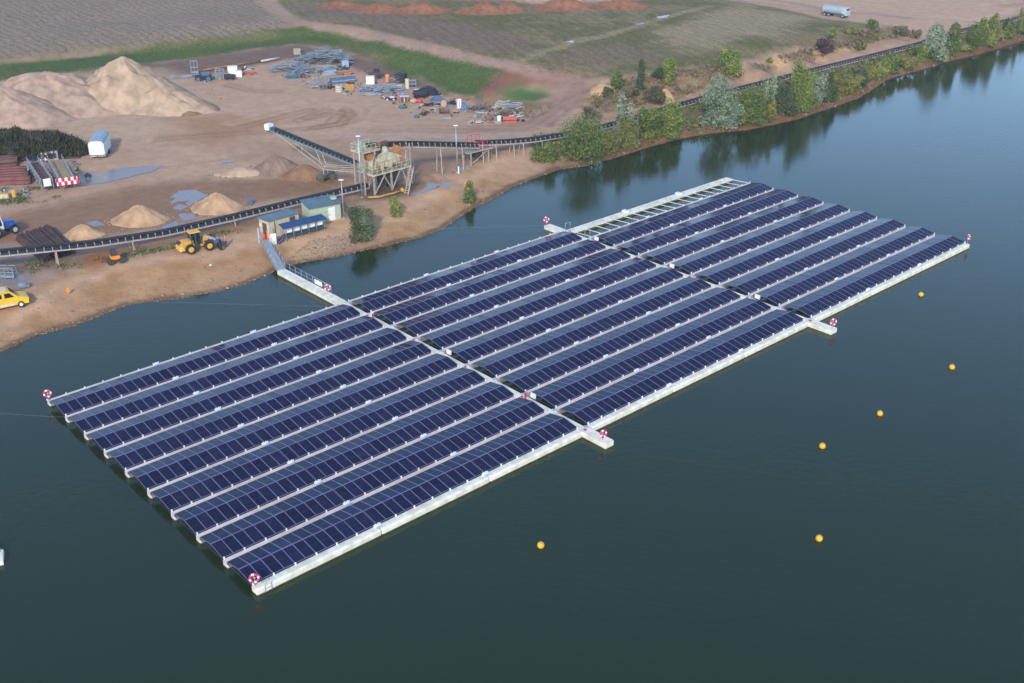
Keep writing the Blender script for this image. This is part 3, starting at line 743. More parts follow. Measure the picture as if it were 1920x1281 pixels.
# ------------------------------------------------------------------ puddles
WATER_PUD = water_mat('puddle_water', (0.22, 0.19, 0.18), 0.14, 0.05, 1.0)
def puddle(pts, isl=.3):
    w = grounds(pts); ins = poly_sd(GX, GY, w)
    P = np.array(gme.attributes['position'].data[0].vector) if False else None
    sel = (ins > -2.5)
    if not sel.any(): return
    z0 = float(np.median(GZ[ins > -.5])) if (ins > -.5).any() else float(np.median(GZ[sel]))
    f = sm((ins + 2.5) / 2.5)
    GZ[sel] = (GZ * (1 - f) + (z0 - .14 + isl * (N2 - .22)) * f)[sel]
    # smooth rim with uneven reach
    c = w.mean(0); ring = []
    for (ax, ay), (bx, by) in zip(w, np.roll(w, -1, 0)):
        for t in (0, .14, .28, .42, .57, .71, .85):
            x, y = ax + (bx - ax) * t, ay + (by - ay) * t
            d = np.array([x, y]) - c; n = 1.06 + .5 * (float(fbm(np.array([x]), np.array([y]), 2.6, 3)[0]) - .5)
            ring.append(c + d * n)
    MBp = MB(); MBp.add([(x, y, z0 - .045) for x, y in ring], [tuple(range(len(ring)))])
    o = MBp.build('puddle', WATER_PUD); tag(o, kind='structure')
for p in ([(152, 318), (185, 322), (215, 316), (255, 310), (292, 313), (280, 322), (240, 334), (200, 343), (162, 346), (148, 334)],
          [(318, 372), (335, 358), (365, 356), (388, 366), (362, 380), (340, 394), (322, 392)], [(335, 402), (360, 398), (372, 408), (345, 414)], [(300, 418), (330, 412), (336, 424), (308, 430)],
          [(163, 418), (180, 414), (222, 432), (205, 440)], [(412, 300), (432, 297), (436, 304), (416, 306)], [(770, 344), (790, 338), (822, 350), (800, 362), (772, 366)],
          [(822, 340), (834, 338), (846, 350), (838, 360), (832, 350)], [(948, 105), (966, 103), (968, 108), (950, 109)], [(1058, 79), (1074, 75), (1076, 79), (1062, 81)], [(1192, 44), (1206, 41), (1208, 44), (1196, 46)],
          [(1230, 31), (1254, 28), (1252, 32), (1234, 34)], [(-40, 512), (10, 508), (50, 520), (52, 540), (0, 545)], [(846, 318), (870, 312), (884, 318), (862, 324)], [(188, 448), (206, 444), (212, 450), (192, 454)]):
    puddle(p, .08 if p[0] == (152, 318) else .3)
gme.attributes['position'].data.foreach_set('vector', np.stack([GX, GY, GZ], 1)[_used].astype(np.float32).ravel()); gme.update()

# ------------------------------------------------------------------ gravel and soil mounds
def gravel_mat(name, col, var=.16):
    return mat(name, tuple(col), 0.95, 0, .1, var, .5, 1.0, 1.6)
M_PALE = gravel_mat('pale_gravel', S(178, 162, 146)); M_GREY = gravel_mat('grey_gravel', S(174, 156, 146)); M_BROWN = gravel_mat('brown_gravel', S(140, 117, 96))
M_SAND = gravel_mat('yellow_sand', S(186, 160, 134)); M_SOIL = gravel_mat('red_soil', S(138, 103, 86)); M_DGREY = gravel_mat('dark_gravel', S(140, 124, 116))
def mound(name, px, py, rx, ry, top_py, m, label, group=None, az=0.0, peak=1.15, rough=.16, seed=0, cat='gravel pile'):
    """heap of loose material: rx, ry half sizes in metres, top seen at photo row top_py"""
    c = on_ground(px, py); H = height_to(c, top_py) - c.z
    nr, na = 26, 84; V = []; F = []
    ca, sa = math.cos(az), math.sin(az)
    rr = np.repeat(np.linspace(0, 1.12, nr), na); aa = np.tile(np.arange(na) * 2 * math.pi / na, nr)
    e = 1 + .22 * (fbm(np.cos(aa) * 2 + seed * 7.7 + 9, np.sin(aa) * 2 + seed * 3.1 + 9, 1.0, 2) - .5)
    lx, ly = rr * e * rx * np.cos(aa), rr * e * ry * np.sin(aa)
    wx, wy = c.x + lx * ca - ly * sa, c.y + lx * sa + ly * ca
    t = np.clip(1 - rr / 1.0, 0, 1)
    prof = np.where(t > .78, .78 + (t - .78) * .6, t) / .912
    prof = prof ** peak
    z = H * prof * (1 + rough * (fbm(wx + seed * 31, wy, 2.6, 4) - .5) * 2 * np.minimum(1, (1 - prof) * 3 + .1))
    gul = fbm(np.cos(aa) * 5 + seed * 13.1 + 40, np.sin(aa) * 5 + rr * 1.2 + seed * 2.3 + 40, .8, 3) - .5
    z = z + H * .10 * gul * np.sin(np.clip(rr, 0, 1) * math.pi) + (fbm(wx * 1.0 + 90, wy + seed, 1.1, 3) - .5) * min(.5, H * .12) * np.minimum(1, (1.1 - np.clip(rr, 0, 1.1)) * 5)
    g = ground_z(wx, wy)
    z = np.where(rr > 1.0, g - .25, g * (1 - prof) + c.z * prof + z)
    V = np.stack([wx - c.x, wy - c.y, z - c.z], 1)
    i = (np.arange(nr - 1)[:, None] * na + np.arange(na)[None]).ravel(); j = (np.arange(nr - 1)[:, None] * na + (np.arange(na) + 1)[None] % na).ravel()
    F = np.stack([i, i + na, j + na, j], 1)
    me = np_mesh(name, V, F, m); me.polygons.foreach_set('use_smooth', np.ones(len(me.polygons), bool))
    o = bpy.data.objects.new(name, me); COL.objects.link(o); o.location = c
    return tag(o, label, cat, group)
mound('gravel_pile', 240, 188, 14.5, 10.5, 105, M_PALE, 'tallest pale gravel pile with a sharp peak below the grass bank', seed=1, peak=1.1, rough=.3)
mound('gravel_pile', 308, 202, 10.5, 6, 163, M_PALE, 'lower pale spoil heap spreading right of the tallest gravel pile', seed=2, peak=1.0, rough=.3, cat='gravel pile')
mound('gravel_pile', 372, 204, 4.5, 2.6, 186, M_DGREY, 'darker brown damp heap at the right foot of the tallest gravel pile', seed=3, peak=.9)
mound('gravel_pile', 352, 213, 2.6, 2.2, 205, M_BROWN, 'small brown mound in front of the damp heap', seed=4, peak=.8)
mound('gravel_pile', 92, 192, 19, 10.5, 135, M_GREY, 'long flat-topped grey gravel heap between the reeds and tallest pile', seed=5, peak=.95, rough=.4)
mound('gravel_pile', -6, 218, 15, 9, 160, M_GREY, 'grey gravel cone cut off by the left edge behind the reeds', seed=6, peak=1.0)
mound('sand_pile', 262, 412, 4.3, 3.6, 384, M_SAND, 'sand pile behind the long conveyor, left of the puddles', seed=7, cat='sand pile')
mound('sand_pile', 408, 388, 4.2, 3.6, 361, M_SAND, 'sand pile behind the long conveyor, right of the puddles', seed=8, cat='sand pile')
mound('sand_pile', 156, 440, 3.0, 2.4, 421, M_SAND, 'smallest sand pile next to the rusty steel stack', seed=9, cat='sand pile')
mound('gravel_pile', 520, 318, 4.6, 3.8, 292, M_DGREY, 'dark ridged gravel pile under the raised end of the stacker', seed=10, rough=.3)
mound('gravel_pile', 572, 330, 3.8, 2.8, 308, M_BROWN, 'brown gravel pile beside the stacker wheels', seed=11, peak=.9)
mound('gravel_pile', 450, 326, 4.5, 2.0, 314, M_PALE, 'low pale streak of gravel left of the stacker', seed=12, peak=.7)
for k, (px, py, rx, tp, lab) in enumerate(((712, 20, 8, 4, 'first red soil mound from the left on the far field edge'), (790, 22, 9, 3, 'wide red soil mound second from the left on the field edge'),
        (906, 22, 8, 4, 'red soil mound overlapping the paler one in the middle of the row'), (953, 21, 5.5, 4, 'narrow red soil mound right of the overlapping pair'),
        (1058, 16, 9.5, -4, 'broad red soil mound alone near the middle top'), (1166, 13, 8, -4, 'reddish soil mound furthest right along the field edge'), (640, 12, 7, 0, 'low red soil mound beside the field track at the top'))):
    mound('soil_mound', px, py, rx, 5, tp, M_SOIL, lab, 'red soil mounds along the far field', seed=20 + k, peak=1.15, rough=.34, cat='soil mound')
mound('rock_heap', 1130, 172, 2.6, 1.8, 157, M_SAND, 'pale sandstone heap beside the rutted track bend', seed=30, peak=.6, cat='rock heap')
mound('rock_heap', 1246, 186, 2.0, 1.6, 166, M_SAND, 'pale sand scar below the dark shrubs on the slope', seed=31, peak=.6, cat='rock heap')

# ------------------------------------------------------------------ conveyors
M_BELT = mat('conveyor_belt', (0.022, 0.026, 0.032), .7, var=.2)
M_STRING = mat('stringer_paint', (0.40, 0.34, 0.36), .6, var=.15, dirt=(.3, .2, .14))
M_RUST = mat('rusty_steel', (0.12, 0.048, 0.032), .8, var=.3, vscale=1.2, dirt=(.06, .03, .025))
M_ORUST = mat('orange_rust', (0.36, 0.15, 0.05), .8, var=.3, vscale=1.2, dirt=(.16, .08, .04))
M_CREAM = mat('faded_cream_paint', (0.53, 0.47, 0.32), .6, var=.12, vscale=1.4, dirt=(.22, .16, .09))
M_BEAM = mat('beige_beam', (0.40, 0.33, 0.25), .6, var=.15, dirt=(.22, .14, .09))
M_TEAL = mat('dark_teal_paint', (0.03, 0.08, 0.085), .6)
M_YEL = mat('machine_yellow', (0.74, 0.36, 0.03), .45, var=.08, dirt=(.4, .24, .06))
M_ORA = mat('hi_vis_orange', (0.85, 0.24, 0.01), .6)
M_GLS = mat('dark_window', (0.015, 0.02, 0.025), .08, var=0)
M_TYRE = mat('tyre_rubber', (0.02, 0.02, 0.022), .85)
M_BLUE = mat('tractor_blue', (0.03, 0.10, 0.30), .4)
M_NAVY = mat('navy_cloth', (0.02, 0.03, 0.10), .9)
M_GPAINT = mat('pale_green_wall', (0.40, 0.45, 0.32), .7, var=.08, dirt=(.33, .36, .24))
M_YWALL = mat('cream_wall', (0.52, 0.44, 0.30), .8, var=.08, dirt=(.42, .34, .22))
M_DOOR = mat('brown_door', (0.11, 0.06, 0.045), .7)
M_ROOF = mat('blue_grey_roof', (0.10, 0.15, 0.19), .55, var=.15, vscale=.6, dirt=(.07, .12, .12))
M_TARP = mat('blue_tarp', (0.02, 0.06, 0.16), .5)
M_WOOD = mat('timber', (0.35, 0.24, 0.13), .8, var=.2)

def conveyor(name, pts, label, legs, w=1.0, step=1.05, depth=.62, rail=M_STRING, cat='conveyor', ground=True, leg_mat=M_BEAM):
    """pts: belt centre line in the world; legs: distances along the belt that stand on the ground"""
    P = [Vector(p) for p in pts]; base = Vector((P[0].x, P[0].y, gz(P[0].x, P[0].y)))
    Q = [p - base for p in P]
    t = thing(name, label, cat, base)
    acc = [0.0]
    for a, b in zip(Q[:-1], Q[1:]): acc.append(acc[-1] + (b - a).length)
    def at(s):
        s = min(max(s, 0), acc[-1] - 1e-4)
        for i in range(len(acc) - 1):
            if s <= acc[i + 1]: break
        f = (s - acc[i]) / (acc[i + 1] - acc[i]); d = (Q[i + 1] - Q[i]).normalized()
        side = d.cross(Vector((0, 0, 1))).normalized()
        return Q[i].lerp(Q[i + 1], f), d, side
    n = int(acc[-1] / 2.0) + 1
    B = MB(); Sx = MB(); PO = MB()
    for k in range(n):
        a, d, s1 = at(acc[-1] * k / n); b, d2, s2 = at(acc[-1] * (k + 1) / n); h = w / 2; zu = Vector((0, 0, 1))
        B.add([a - s1 * h + zu * .08, a - s1 * h * .55 - zu * .06, a + s1 * h * .55 - zu * .06, a + s1 * h + zu * .08, b - s2 * h + zu * .08, b - s2 * h * .55 - zu * .06, b + s2 * h * .55 - zu * .06, b + s2 * h + zu * .08],
              [(0, 1, 5, 4), (1, 2, 6, 5), (2, 3, 7, 6)])
        B.bar(a - zu * .34, b - zu * .34, w * .8, .36)
        for s in (-1, 1):
            Sx.bar(a + s1 * (h + .03) * s - zu * depth, b + s2 * (h + .03) * s - zu * depth, .09, .17)
            Sx.bar(a + s1 * (h + .04) * s - zu * .02, b + s2 * (h + .04) * s - zu * .02, .05, .07) if k % 1 == 0 and False else None
    B.build('belt', M_BELT, t); Sx.build('stringer', rail, t)
    m = int(acc[-1] / step)
    for k in range(m + 1):
        a, d, s1 = at(k * acc[-1] / m)
        for s in (-1, 1): PO.bar(a + s1 * (w / 2 + .05) * s - Vector((0, 0, depth)), a + s1 * (w / 2 + .05) * s + Vector((0, 0, .04)), .07)
        PO.bar(a - s1 * w * .5 - Vector((0, 0, .14)), a + s1 * w * .5 - Vector((0, 0, .14)), .08)
    tag(PO.build('idler_post', rail, t), kind='stuff')
    for s in legs:
        a, d, s1 = at(s); L = MB()
        for q in (-1, 1):
            f = a + s1 * (w / 2 + .02) * q - Vector((0, 0, depth)); g = gz(f.x + base.x + s1.x * q * .3, f.y + base.y + s1.y * q * .3) - base.z - .1
            if g > f.z - .1: continue
            L.bar(f, Vector((f.x + s1.x * q * .3, f.y + s1.y * q * .3, g)), .13)
        if L.v:
            zz = a - Vector((0, 0, depth + .12)); L.bar(zz - s1 * .5, zz + s1 * .5, .1)
            L.build('leg', leg_mat, t)
    return t, at, acc[-1], base
def over(px, base_py, top_py):
    b = on_ground(px, base_py); return Vector((b.x, b.y, height_to(b, top_py)))
C1 = [over(*a) for a in ((-90, 530, 480), (50, 508, 466), (180, 484, 453), (308, 452, 433), (433, 424, 405), (560, 392, 374), (690, 362, 344))]
conveyor('conveyor', C1, 'long low belt conveyor running from the left edge to the screening plant', [13, 23, 31, 38, 46, 53, 60])
C2 = [over(*a) for a in ((690, 356, 271), (722, 345, 268), (775, 336, 266), (848, 321, 268), (895, 308, 269))]
conveyor('conveyor', C2, 'raised green-sided belt conveyor feeding the top of the screening plant', [7.2, 8.6, 14, 18.5], rail=M_BEAM, depth=.75)
C3 = [over(*a) for a in ((893, 306, 265), (950, 292, 263), (1000, 284, 259), (1050, 270, 251), (1110, 252, 240), (1180, 232, 222), (1250, 210, 201), (1310, 193, 184), (1400, 168, 160), (1517, 139, 131), (1640, 108, 101), (1720, 88, 81), (1800, 64, 56), (1910, 40, 32), (2030, 4, -4))]
conveyor('conveyor', C3, 'long far conveyor running behind the shore trees to the upper right', [1, 4, 8, 10, 14, 20, 28, 38, 48, 58, 70, 82, 94, 106, 120, 134, 150, 166, 184, 200], depth=.6)

# stacker with raised end
SA, SB = over(672, 352, 304), over(518, 318, 239)
st, at, ln, bs = conveyor('stacker_conveyor', [SA, SB], 'tilted stacker conveyor with a white drum at its raised end', [], w=.95, step=.8, depth=.45, rail=mat('teal_grey', (.16, .24, .25), .6), cat='stacker')
hd, d, s1 = at(ln)
MB().box((0, 0, 0), (1.5, .9, .75), M=Matrix.Rotation(math.atan2(d.y, d.x), 4, 'Z')).build('drum_guard', M_TEAL, st, hd - Vector((0, 0, .35)))
MB().box((0, 0, 0), (.95, 1.15, .95), M=Matrix.Rotation(math.atan2(d.y, d.x), 4, 'Z')).build('drum', M_WHITE, st, hd + d * .7 - Vector((0, 0, .1)))
PV = on_ground(612, 338); PVl = PV - bs; PVt = Vector((PVl.x, PVl.y, height_to(PV, 316) - bs.z))
for q in (-1, 1):
    for s0, tgt in ((.92, PVt), (.45, PVt)):
        a, d, s1 = at(ln * s0); MB().bar(a + s1 * .5 * q - Vector((0, 0, .45)), tgt + s1 * .5 * q, .12).build('truss_beam', M_BEAM, st)
    a, d, s1 = at(0.3); MB().bar(PVt + s1 * .5 * q, a + s1 * .5 * q - Vector((0, 0, 1.6)), .16).build('truss_beam', M_BEAM, st)
    MB().bar(PVt + s1 * .5 * q + Vector((0, 0, .5)), a + s1 * .5 * q - Vector((0, 0, .9)), .1).build('truss_beam', M_BEAM, st)
    a, d, s1 = at(ln * .62); b, _, _ = at(ln * .62); lo = PVt.lerp(at(ln * .92)[0], .45)
    MB().bar(a + s1 * .5 * q - Vector((0, 0, .4)), lo + s1 * .5 * q - Vector((0, 0, .3)), .08).build('truss_brace', M_BEAM, st)
    MB().bar(PVt + s1 * .5 * q, Vector((PVl.x, PVl.y, PVl.z)) + s1 * .5 * q, .14).build('leg', M_BEAM, st)
m = MB(); m.box((0, 0, .9), (3.0, 1.2, .5), .5); m.cyl((-1.0, -.5, .5), .5, .35, 14, 'Y'); m.cyl((-1.0, .5, .5), .5, .35, 14, 'Y'); m.cyl((.9, .6, .5), .5, .35, 14, 'Y'); m.cyl((.9, -.4, .5), .5, .35, 14, 'Y')
m.build('wheel_bogie', mat('olive_machine', (.09, .10, .07), .7), st, PVl, .55)

# ------------------------------------------------------------------ screening plant
def yaw_of(a, b):
    p, q = grounds([a, b]); return math.atan2(q[1] - p[1], q[0] - p[0])
PB = on_ground(722, 352); PYAW = yaw_of((694, 366), (768, 346))
pl = thing('screening_plant', 'cream gravel screening plant on legs with stairs and rusty chutes', 'screening plant', PB, PYAW)
for x in (-3.4, 0, 3.4):
    for y in (-1.8, 1.8): MB().box((x, y, 1.5), (.24, .24, 3.2)).build('leg', M_BEAM, pl)
MB().box((0, 0, 3.15), (7.6, 4.3, .18)).build('deck', M_CREAM, pl)
m = MB()
for x in np.linspace(-3.75, 3.75, 9):
    for y in (-2.1, 2.1): m.bar((x, y, 3.2), (x, y, 4.25), .06)
for z in (3.75, 4.25):
    for y in (-2.1, 2.1): m.bar((-3.75, y, z), (3.75, y, z), .06)
    for x in (-3.75, 3.75): m.bar((x, -2.1, z), (x, 2.1, z), .06)
m.build('handrail', M_CREAM, pl)
m = MB(); m.prism([(-2.9, 3.5), (2.4, 3.35), (2.9, 4.8), (1.6, 5.5), (.2, 6.0), (-1.5, 5.5), (-3.1, 5.1)], -1.3, 1.4); m.build('screen_box', M_CREAM, pl)
for x0, z0, w_, h_, mm_ in ((-2.2, 3.9, .9, .8, M_ORUST), (1.2, 3.8, 1.1, .6, M_RUST), (-.6, 3.6, .8, .5, M_RUST), (2.4, 4.2, .5, 1.3, M_ORUST)): MB().box((x0, -1.36, z0), (w_, .1, h_), M=Matrix.Rotation(.15, 4, 'Y')).build('worn_plate', mm_, pl)
for x0 in (-3.0, -1.5, 1.0, 2.9): MB().bar((x0, -2.0, 3.2), (x0 + .5, -1.3, 5.6), .09).build('stay', M_BEAM, pl)
MB().tube([(-3.4, -1.6, 3.3), (-3.2, -1.6, 5.4), (-2.2, -.9, 6.2)], .12, 8).build('water_pipe', M_BEAM, pl)
for x0 in (-2.6, 1.9): MB().box((x0, -1.75, 3.5), (.7, .5, .5)).build('motor', mat('motor_grey', (.12, .13, .12), .5), pl)
m = MB()
for x in (-2.2, -1.2, -.2, .8, 1.8): m.box((x, -1.33, 4.25), (.10, .08, 1.2))
m.box((-.1, -1.34, 4.75), (5.0, .06, .12)); m.build('rib', mat('dark_cream_paint', (.40, .35, .23), .6), pl)  # ribs in a darker cream than the screen box
m = MB(); m.prism([(-.7, 5.3), (.7, 5.3), (.25, 6.7), (-.25, 6.7)], -.5, .5); m.build('feed_cone', mat('pale_cone', (.50, .52, .42), .6), pl, (.1, 0, 0))
MB().box((2.9, .2, 5.3), (1.5, 1.2, 1.5), M=Matrix.Rotation(.7, 4, 'Y')).build('chute', M_ORUST, pl)
MB().box((-2.6, .1, 6.0), (1.8, 1.3, 1.0), M=Matrix.Rotation(-.5, 4, 'Y')).build('chute', M_ORUST, pl)
MB().prism([(-1.4, 6.9), (1.9, 7.3), (.5, 5.9), (-1.2, 5.7)], -.5, .5).build('discharge_hood', M_RUST, pl, (-.6, .4, 0))
# upper platform that carries the feed conveyor's head
for x in (-4.6, -2.4):
    for y in (-1.0, 1.4): MB().bar((x, y, -.1), (x, y, 6.9), .2).build('leg', M_BEAM, pl)
MB().box((-3.2, .2, 6.75), (3.6, 2.8, .16)).build('upper_deck', M_CREAM, pl)
m = MB()
for x in (-4.9, -4.0, -3.1, -2.2, -1.5):
    for y in (-1.15, 1.55): m.bar((x, y, 6.8), (x, y, 7.9), .06)
for z in (7.35, 7.9):
    for y in (-1.15, 1.55): m.bar((-4.9, y, z), (-1.5, y, z), .06)
    m.bar((-4.9, -1.15, z), (-4.9, 1.55, z), .06)
m.build('handrail', M_CREAM, pl)
MB().box((-3.9, .3, 7.4), (1.0, .9, 1.1)).build('drive_motor', M_GPAINT, pl)
# stairs and braces
for y in (-2.5, -3.3): MB().bar((3.5, y + .2, 3.2), (.4, y - 2.0, -.05), .16).build('stair_stringer', M_BEAM, pl)
for i in range(11):
    f = (i + .5) / 11; MB().box((3.5 - 3.1 * f, -2.7 - 2.2 * f, 3.2 - 3.2 * f), (.28, .75, .05), .62).build('stair_tread', M_BEAM, pl)
for a, b in (((-3.4, -1.9, .1), (-1.2, -1.9, 3.0)), ((0, -1.9, .1), (-1.6, -1.9, 3.0)), ((0, -1.9, .1), (1.7, -1.9, 3.0)), ((3.4, -1.9, .1), (2.0, -1.9, 3.0)), ((3.4, -1.8, .1), (3.4, 1.8, 3.0)), ((-3.4, 1.8, .1), (-3.4, -1.8, 3.0)),
             ((4.6, -1.2, -.1), (4.3, -1.2, 6.6)), ((5.4, .6, -.1), (4.9, .4, 6.4))):
    MB().bar(a, b, .14).build('brace', M_BEAM, pl)
m = MB(); m.box((-1.0, .6, .5), (1.3, .8, .8)); m.box((1.3, .5, .4), (.8, .8, .7)); m.build('pump', mat('pump_blue', (.05, .07, .16), .5), pl)
MB().prism([(-2.6, 3.1), (2.6, 3.1), (1.0, 1.1), (-1.0, 1.1)], -1.3, 1.3).build('under_hopper', M_DARK, pl)
yp = [on_ground(*a) for a in ((690, 373), (712, 372), (722, 369), (735, 366), (755, 360))]
m = MB(); m.tube([p - yp[0] + Vector((0, 0, .25)) for p in yp], .16, 8); m.ball(yp[-1] - yp[0] + Vector((0, 0, .3)), .4, 10, 6)
solo('pipe', m, mat('dusty_yellow', (.50, .30, .07), .6, var=.2), 'orange yellow hose lying at the foot of the screening plant', 'hose', yp[0])
# transfer station below the join of the two raised conveyors
tb = on_ground(893, 304); ty = yaw_of((860, 312), (930, 296))
ts = thing('transfer_station', 'steel transfer frame with red handrail where two conveyors meet', 'platform', tb, ty)
zt = height_to(tb, 280) - tb.z
for x in (-1.9, 1.9):
    for y in (-1, 1): MB().bar((x, y, -.1), (x, y, zt), .18).build('leg', M_BEAM, ts)
MB().box((0, 0, zt), (5.4, 2.6, .16)).build('deck', M_BEAM, ts)
m = MB(); m.bar((-1.9, -1, .2), (1.9, -1, zt - .2), .1); m.bar((1.9, -1, .2), (1.9, 1, zt - .2), .1); m.build('brace', M_BEAM, ts)
m = MB()
for x in (-.9, 0, .9, 1.6): m.bar((x, 1.1, zt), (x, 1.1, zt + 2.2), .07); m.bar((x, -1.1, zt), (x, -1.1, zt + 1.6), .06)
for z in (1.1, 2.2): m.bar((-.9, 1.1, zt + z), (1.6, 1.1, zt + z), .07)
m.bar((-.9, -1.1, zt + 1.6), (1.6, -1.1, zt + 1.6), .06); m.build('handrail', M_RED, ts)
MB().prism([(-.9, zt), (.9, zt), (.4, .9), (-.4, .9)], -.7, .7).build('hopper', M_DARK, ts)
# lamp posts and pumps
def lamp(px, py, top, label, r=.09, arm=True):
    b = on_ground(px, py); h = height_to(b, top) - b.z
    t = thing('lamp_post', label, 'lamp post', b)
    MB().tube([(0, 0, -.1), (0, 0, h)], r, 8, r * .6).build('pole', M_STEEL, t)
    m = MB(); m.box((.0, 0, h + .05), (.7, .25, .12)); m.build('lamp_head', M_WHITE, t)
    MB().cyl((0, 0, .1), .25, .3, 10).build('base', M_STEEL, t)
lamp(645, 410, 338, 'tall steel lamp post right beside the pale green shed'); lamp(857, 324, 236, 'slim lamp post standing near the conveyor transfer frame'); lamp(679, 371, 256, 'thick grey lamp post in front of the screening plant', .14)
t = thing('hydrant', 'small white standpipe with red foot below the raised conveyor', 'standpipe', on_ground(860, 326))
MB().cyl((0, 0, .6), .12, 1.3, 8).build('pipe', M_WHITE, t); MB().cyl((-.9, 0, .25), .15, .5, 8).build('foot', M_RED, t)

# ------------------------------------------------------------------ sheds and inverter rack
def quad_house(name, label, cat, fl, fr, depth, h0, h1, wall, roof, over=.2):
    """monopitch hut: fl, fr photo points of the front wall foot"""
    p, q = grounds([fl, fr]); L = math.hypot(*(q - p)); a = math.atan2(q[1] - p[1], q[0] - p[0])
    z = min(gz(*p), gz(*q)) - .05
    t = thing(name, label, cat, (p[0], p[1], z), a)
    m = MB(); m.prism([(0, -.2), (0, h0), (depth, h1), (depth, -.2)], 0, L, 'X'); m.build('wall', wall, t)
    s = (h1 - h0) / depth
    m = MB(); m.prism([(-over, h0 - s * over + .003), (-over, h0 - s * over + .1), (depth + over, h1 + s * over + .1), (depth + over, h1 + s * over + .003)], -over, L + over, 'X'); m.build('roof', roof, t)
    return t, L
t, L = quad_house('brick_shed', 'cream walled shed with brown door, left of the pale green shed', 'shed', (507, 447), (562, 428), 2.6, 2.55, 2.45, M_YWALL, M_ROOF)
m = MB(); m.box((-.03, 1.2, 1.0), (.06, 1.0, 2.0)); m.build('door', M_DOOR, t)
m = MB(); m.box((L - 1.1, -.03, 1.25), (.9, .06, 2.2)); m.build('door', M_DOOR, t)
MB().box((-.05, 2.3, 1.5), (.1, .3, .4)).build('meter_box', M_WHITE, t)
MB().bar((.9, -.06, .1), (.9, -.06, 2.4), .07).build('downpipe', M_DARK, t)
t, L = quad_house('green_shed', 'pale green container shed with white door beside the lamp post', 'shed', (583, 421), (640, 410), 3.2, 2.45, 2.75, M_GPAINT, M_ROOF)
m = MB(); m.box((L * .70, -.03, 1.05), (1.0, .06, 2.0)); m.build('door', M_WHITE, t)
MB().box((L * .70 - .38, -.08, 1.0), (.06, .06, .16)).build('handle', M_DARK, t)
MB().box((L - .4, 1.6, 2.9), (.7, .9, .3)).build('roof_vent', M_GPAINT, t)
p, q = grounds([(537, 453), (608, 433)]); L = math.hypot(*(q - p)); a = math.atan2(q[1] - p[1], q[0] - p[0])
t = thing('inverter_rack', 'row of five white inverters under a blue canopy beside the sheds', 'inverter rack', (p[0], p[1], gz(*p)), a)
MB().prism([(-.5, 2.05), (-.5, 2.12), (1.0, 2.45), (1.0, 2.38)], -.5, L + .3, 'X').build('canopy', M_TARP, t)
MB().box((L / 2, .35, .75), (L + .2, 1.1, .14)).build('platform', M_TEAL, t)
for i in range(5):
    x = (i + .5) * L / 5; c = MB(); c.box((x, .25, 1.55), (.98, .28, .78)).build('inverter', M_WHITE, t)
    MB().box((x, .36, 1.0), (.85, .2, .3)).build('cable_tray', M_TARP, t)
for i in range(6):
    x = i * L / 5
    for y in (-.1, .8): MB().bar((x, y, -.2), (x, y, 2.2), .08).build('leg', M_STEEL, t)
for y in (-.1, .7): MB().bar((-.1, y, .78), (-1.2, y, -.1), .1, .16).build('stair_stringer', M_TARP, t)
for i in range(4): MB().box((-.35 - i * .26, .3, .6 - i * .2), (.22, .8, .04)).build('stair_tread', M_TARP, t)
p = on_ground(513, 461); t = thing('sign_board', 'plain white notice board standing next to the gangway gate', 'notice board', p, .35)
MB().box((0, 0, 1.0), (.95, .06, 1.6)).build('board', M_WHITE, t)
m = MB(); m.bar((-.4, .06, -.2), (-.4, .06, 1.7), .06); m.bar((.4, .06, -.2), (.4, .06, 1.7), .06); m.build('post', M_STEEL, t)
p = on_ground(502, 449); t = thing('safety_post', 'red and orange safety gear by the cream shed door', 'safety gear', p)
MB().cyl((-.3, 0, .35), .14, .7, 10).build('extinguisher', M_RED, t); MB().box((.1, .1, .7), (.3, .3, 1.3)).build('life_vest', M_ORA, t)

# ------------------------------------------------------------------ gangway to the array
gA, gB = on_ground(498, 462), spot(527, 506, .7); gC = uv(WA, -9 * PITCHV - .3, .6)
gA.z = max(gA.z, 1.6) + .1
t = thing('gangway', 'steel ramp with railings leading from the bank down to the floating pier', 'gangway', gA)
d = gB - gA; s1 = Vector((d.x, d.y, 0)).normalized().cross(Vector((0, 0, 1)))
MB().bar(Vector(), d, 1.15, .12).build('deck', mat('grating_steel', (.30, .33, .34), .6), t)
for q in (-1, 1):
    MB().bar(s1 * .6 * q, d + s1 * .6 * q, .08, .22).build('side_beam', M_STEEL, t)
    m = MB()
    for z in (.55, 1.1): m.tube([s1 * .62 * q + Vector((0, 0, z)), d + s1 * .62 * q + Vector((0, 0, z))], .028)
    for i in range(7): f = i / 6; m.tube([d * f + s1 * .62 * q, d * f + s1 * .62 * q + Vector((0, 0, 1.1))], .028)
    m.build('handrail', M_STEEL, t)
for q in (-1, 1):
    MB().box((0, 0, .9), (.16, .16, 2.2)).build('gate_post', mat('pale_blue_post', (.35, .45, .55), .5), t, s1 * .75 * q - d.normalized() * .3)
fp = thing('floating_pier', 'narrow cream floating pier with one railing joining gangway and array', 'pier', gB)
d = gC - gB; d.z = -.1; s1 = Vector((d.x, d.y, 0)).normalized().cross(Vector((0, 0, 1)))
n = 3
for i in range(n):
    a, b = d * (i / n), d * ((i + 1) / n) - d.normalized() * .06
    m = MB(); m.bar(a - Vector((0, 0, .25)), b - Vector((0, 0, .25)), 1.2, .5); m.mat(1).bar(a - Vector((0, 0, .62)), b - Vector((0, 0, .62)), 1.17, .24); m.build('deck_section', [M_DECK, M_ALGAE], fp)
m = MB(); L = d * .78
sd = -1 if s1.x < 0 else 1
for z in (.5, 1.05): m.tube([s1 * .55 * sd + Vector((0, 0, z)), L + s1 * .55 * sd + Vector((0, 0, z))], .03)
